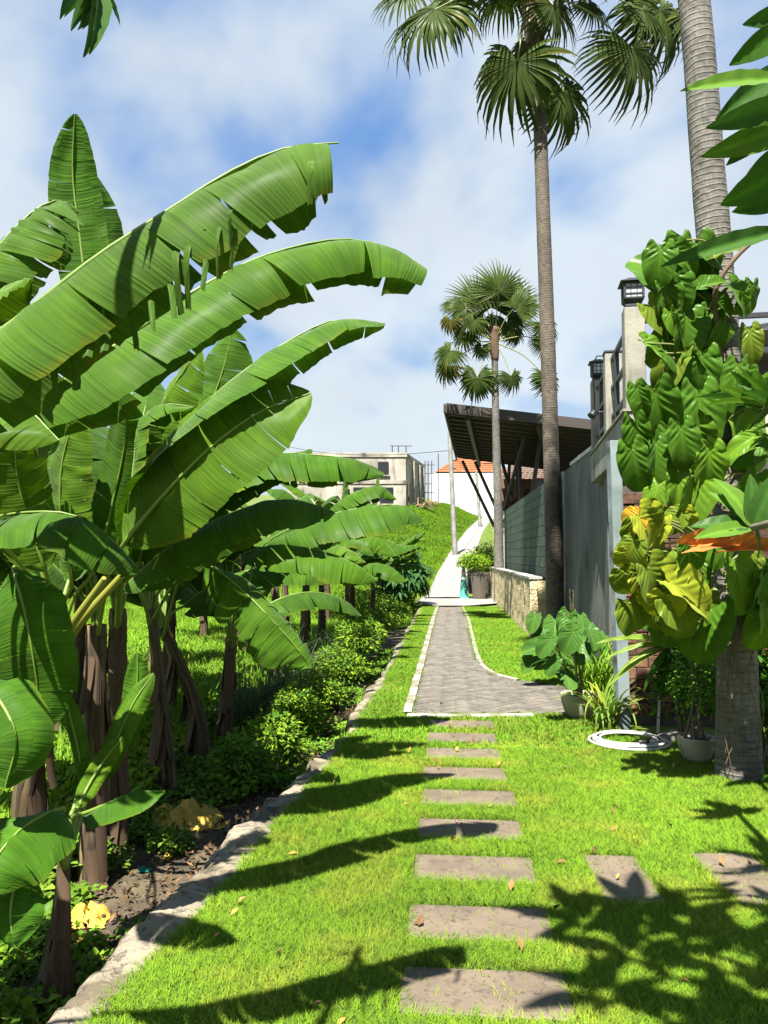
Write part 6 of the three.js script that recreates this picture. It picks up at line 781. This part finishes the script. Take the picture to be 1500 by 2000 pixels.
// ---------------------------------------------------------------- grass
function tuft(seed, n, L, w, spread, lay = 0.5) { const r = rng(seed), P = [], C = [], I = []; for (let i = 0; i < n; i++) { const a = r() * 6.283, x = (r() - 0.5) * spread, z = (r() - 0.5) * spread, h = L * (0.55 + 0.6 * r()), ln = lay * (0.3 + r()) * h, b = P.length / 3, v = 0.75 + 0.5 * r(), y = r() < 0.14 ? 1.35 : 1, wx = -Math.sin(a) * w, wz = Math.cos(a) * w, cx = Math.cos(a), cz = Math.sin(a); P.push(x - wx, 0, z - wz, x + wx, 0, z + wz, x + cx * ln * 0.35 - wx * 0.8, h * 0.62, z + cz * ln * 0.35 - wz * 0.8, x + cx * ln * 0.35 + wx * 0.8, h * 0.62, z + cz * ln * 0.35 + wz * 0.8, x + cx * ln, h, z + cz * ln); for (let k = 0; k < 5; k++) C.push(v * y, v, v); I.push(b, b + 1, b + 2, b + 1, b + 3, b + 2, b + 2, b + 3, b + 4); } const g = new THREE.BufferGeometry(); g.setAttribute('position', new THREE.Float32BufferAttribute(P, 3)); g.setAttribute('color', new THREE.Float32BufferAttribute(C, 3)); g.setAttribute('uv', new THREE.Float32BufferAttribute(new Float32Array(P.length / 3 * 2), 2)); g.setIndex(I); g.computeVertexNormals(); return g; }
function scatter(name, label, cat, geo, mat, count, seed, place, tint) { const r = rng(seed), mats = [], cols = [], m4 = new THREE.Matrix4(), q = new THREE.Quaternion(), s = new THREE.Vector3(); let tries = 0; while (mats.length < count && tries++ < count * 6) { const p = place(r); if (!p) continue; q.setFromAxisAngle(UPV, r() * 6.283); s.set(p[3], p[3] * (0.75 + 0.5 * r()), p[3]); mats.push(m4.compose(new THREE.Vector3(p[0], p[1], p[2]), q, s).clone()); cols.push(tint(r, p)); } const im = new THREE.InstancedMesh(geo, mat, mats.length); mats.forEach((m, i) => { im.setMatrixAt(i, m); im.setColorAt(i, cols[i]); }); return stuff(im, name, label, cat); }
const wpolyPad = (x, z) => inPoly(x, z, walk);
{
  const tint = (r, p) => { const n = fbm(p[0] * 1.1 + 30, p[2] * 1.1, 4), f = fbm(p[0] * 5, p[2] * 5 + 9, 2), dry = smooth(0.5, 0.72, f) * 0.5, v = 0.85 + 0.5 * (n - 0.3); return lin(v * (1 + dry * 0.8), v * (1 + dry * 0.12), v * (1 + dry * 1.3)); };
  const lawnAt = (d0, d1, pw) => r => { const d = lerp(d0, d1, Math.pow(r(), pw)), half = d * 0.54 + 0.25, x = lerp(Math.max(-half, kr(d) - 0.03), Math.min(half, 4.1), r()); if (x < kr(d) - 0.02 + 0.05 * (fbm(d * 4, 3, 2) - 0.5)) return null; if (d > 24 || inStone(x, -d, 0.004) && r() > 0.03 || wpolyPad(x, -d)) return null; if (Math.abs(x) > half) return null; if (d > 15.2 && x > 2.87 + (d - 15.2) * 0.08) return null; if (d > 7.3 && x > 2.36 + (d - 7.5) * 0.168 && d < 12) return null; if (d < 7.6 && d > 6.9 && x > 2.2) return null; return [x, -0.004, -d, 0.8 + 0.45 * r()]; };
  scatter('lawn_grass', 'short bright green lawn grass in the foreground', 'grass', tuft(1, 12, 0.036, 0.0016, 0.045, 0.9), M.grass, 110000, 31, lawnAt(2.3, 6.5, 0.9), tint);
  scatter('lawn_grass', 'short bright green lawn grass beside the walk further off', 'grass', tuft(2, 14, 0.044, 0.0028, 0.08, 0.9), M.grass, 80000, 32, lawnAt(6.3, 24, 0.8), tint);
  const dl = leafCloud(90, r => { const d = 2.6 + 9 * r(), x = lerp(kr(d) + 0.1, 0.5 * d, r()); return [new THREE.Vector3(x, 0.035, -d), new THREE.Vector3(0, 1, 0)]; }, 0.05, 990, [[1, 1, 1], [1.8, 1.5, 1], [0.6, 0.5, 0.5]], 0.5); stuff(new THREE.Mesh(dl, leafy([0.42, 0.26, 0.11], { transmission: 0.1, clearcoat: 0 })), 'fallen_leaves', 'small dry leaves fallen on the lawn', 'leaf litter');
  const ft = (r, p) => { const n = fbm(p[0] * 0.6 + 3, p[2] * 0.6, 4), v = 0.7 + 0.7 * (n - 0.25); return lin(v * (0.85 + 0.3 * r()), v, v * 0.9); };
  const field = leafy([0.3, 0.56, 0.03], { clearcoat: 0, transmission: 0.35 });
  scatter('field_grass', 'lush knee high grass and clover in the field behind the bananas', 'grass', tuft(3, 14, 0.2, 0.007, 0.24, 0.8), field, 52000, 33, r => { const d = 3 + 27 * Math.pow(r(), 0.75), x = -2.2 - 15 * Math.pow(r(), 1.1) * d / 25 - 0.6 * r() + 0.12 * (d - 8) * (d > 8 ? 1 : 0); if (x > kl(d) - 1.3) return null; return [x, land(x, d) - 0.01, -d, 0.6 + 0.9 * r()]; }, ft);
  const weed = leafCloud(60, r => { const a = r() * 6.283, q = Math.sqrt(r()) * 0.14; return [new THREE.Vector3(Math.cos(a) * q, 0.03 + 0.1 * r(), Math.sin(a) * q), new THREE.Vector3(Math.cos(a) * 0.5, 0.8, Math.sin(a) * 0.5)]; }, 0.06, 960, [[1, 1, 1], [0.8, 0.9, 0.9], [1.2, 1.1, 0.9]], 0.7);
  scatter('field_weeds', 'bright broad leaved ground cover in the field', 'ground cover', weed, M.clover, 12000, 35, r => { const d = 3.5 + 16 * Math.pow(r(), 0.8), x = -2.1 - 7 * r() * d / 14; if (x > kl(d) - 1.1) return null; return [x, land(x, d) - 0.01, -d, 0.8 + 0.7 * r()]; }, ft);
  scatter('bed_weeds', 'low dark weeds growing on the shaded banana bed', 'ground cover', weed, M.shrub, 1000, 36, r => { const d = 2.2 + 14 * r(), x = kl(d) - 0.1 - 1.7 * r(); if (fbm(x * 2, d * 2, 3) < 0.47) return null; return [x, land(x, d) - 0.01, -d, 0.45 + 0.5 * r()]; }, ft);
  scatter('hill_weeds', 'scattered darker weeds in the grass of the hill', 'ground cover', weed, M.shrub, 260, 38, r => { const d = 26 + 60 * r(), pl = line(pathL, d), x = pl - 0.3 - 13 * r(); if (fbm(x * 0.5, d * 0.5, 3) < 0.5 || (d < 29 && x > 0.8)) return null; return [x, land(x, d) + 0.05, -d, 1.2 + 1.6 * r()]; }, ft);
  scatter('hill_grass', 'tall bright grass covering the hill beside the concrete path', 'grass', tuft(4, 14, 0.34, 0.012, 0.5, 0.9), field, 90000, 37, r => { const d = 22 + 78 * Math.pow(r(), 1.15), pl = line(pathL, d), side = r() < 0.93, x = side ? pl - 0.05 - 17 * Math.pow(r(), 1.25) : pl + 1.62 + 3 * r(); if (d < 29.3 && x > line(kerbL, Math.min(d, 25)) - 0.3) return null; if (!side && (d < 31 || x > 4.6 + (d - 28.7) * 0.127)) return null; return [x, land(x, d) - 0.03, -d, (side ? 0.6 : 0.4) * (0.7 + 0.8 * r()) * (x > pl - 0.5 ? 0.6 : 1)]; }, ft);
}
scene.traverse(o => { if (o.isMesh) { o.castShadow = true; o.receiveShadow = true; } });
renderer.render(scene, camera);
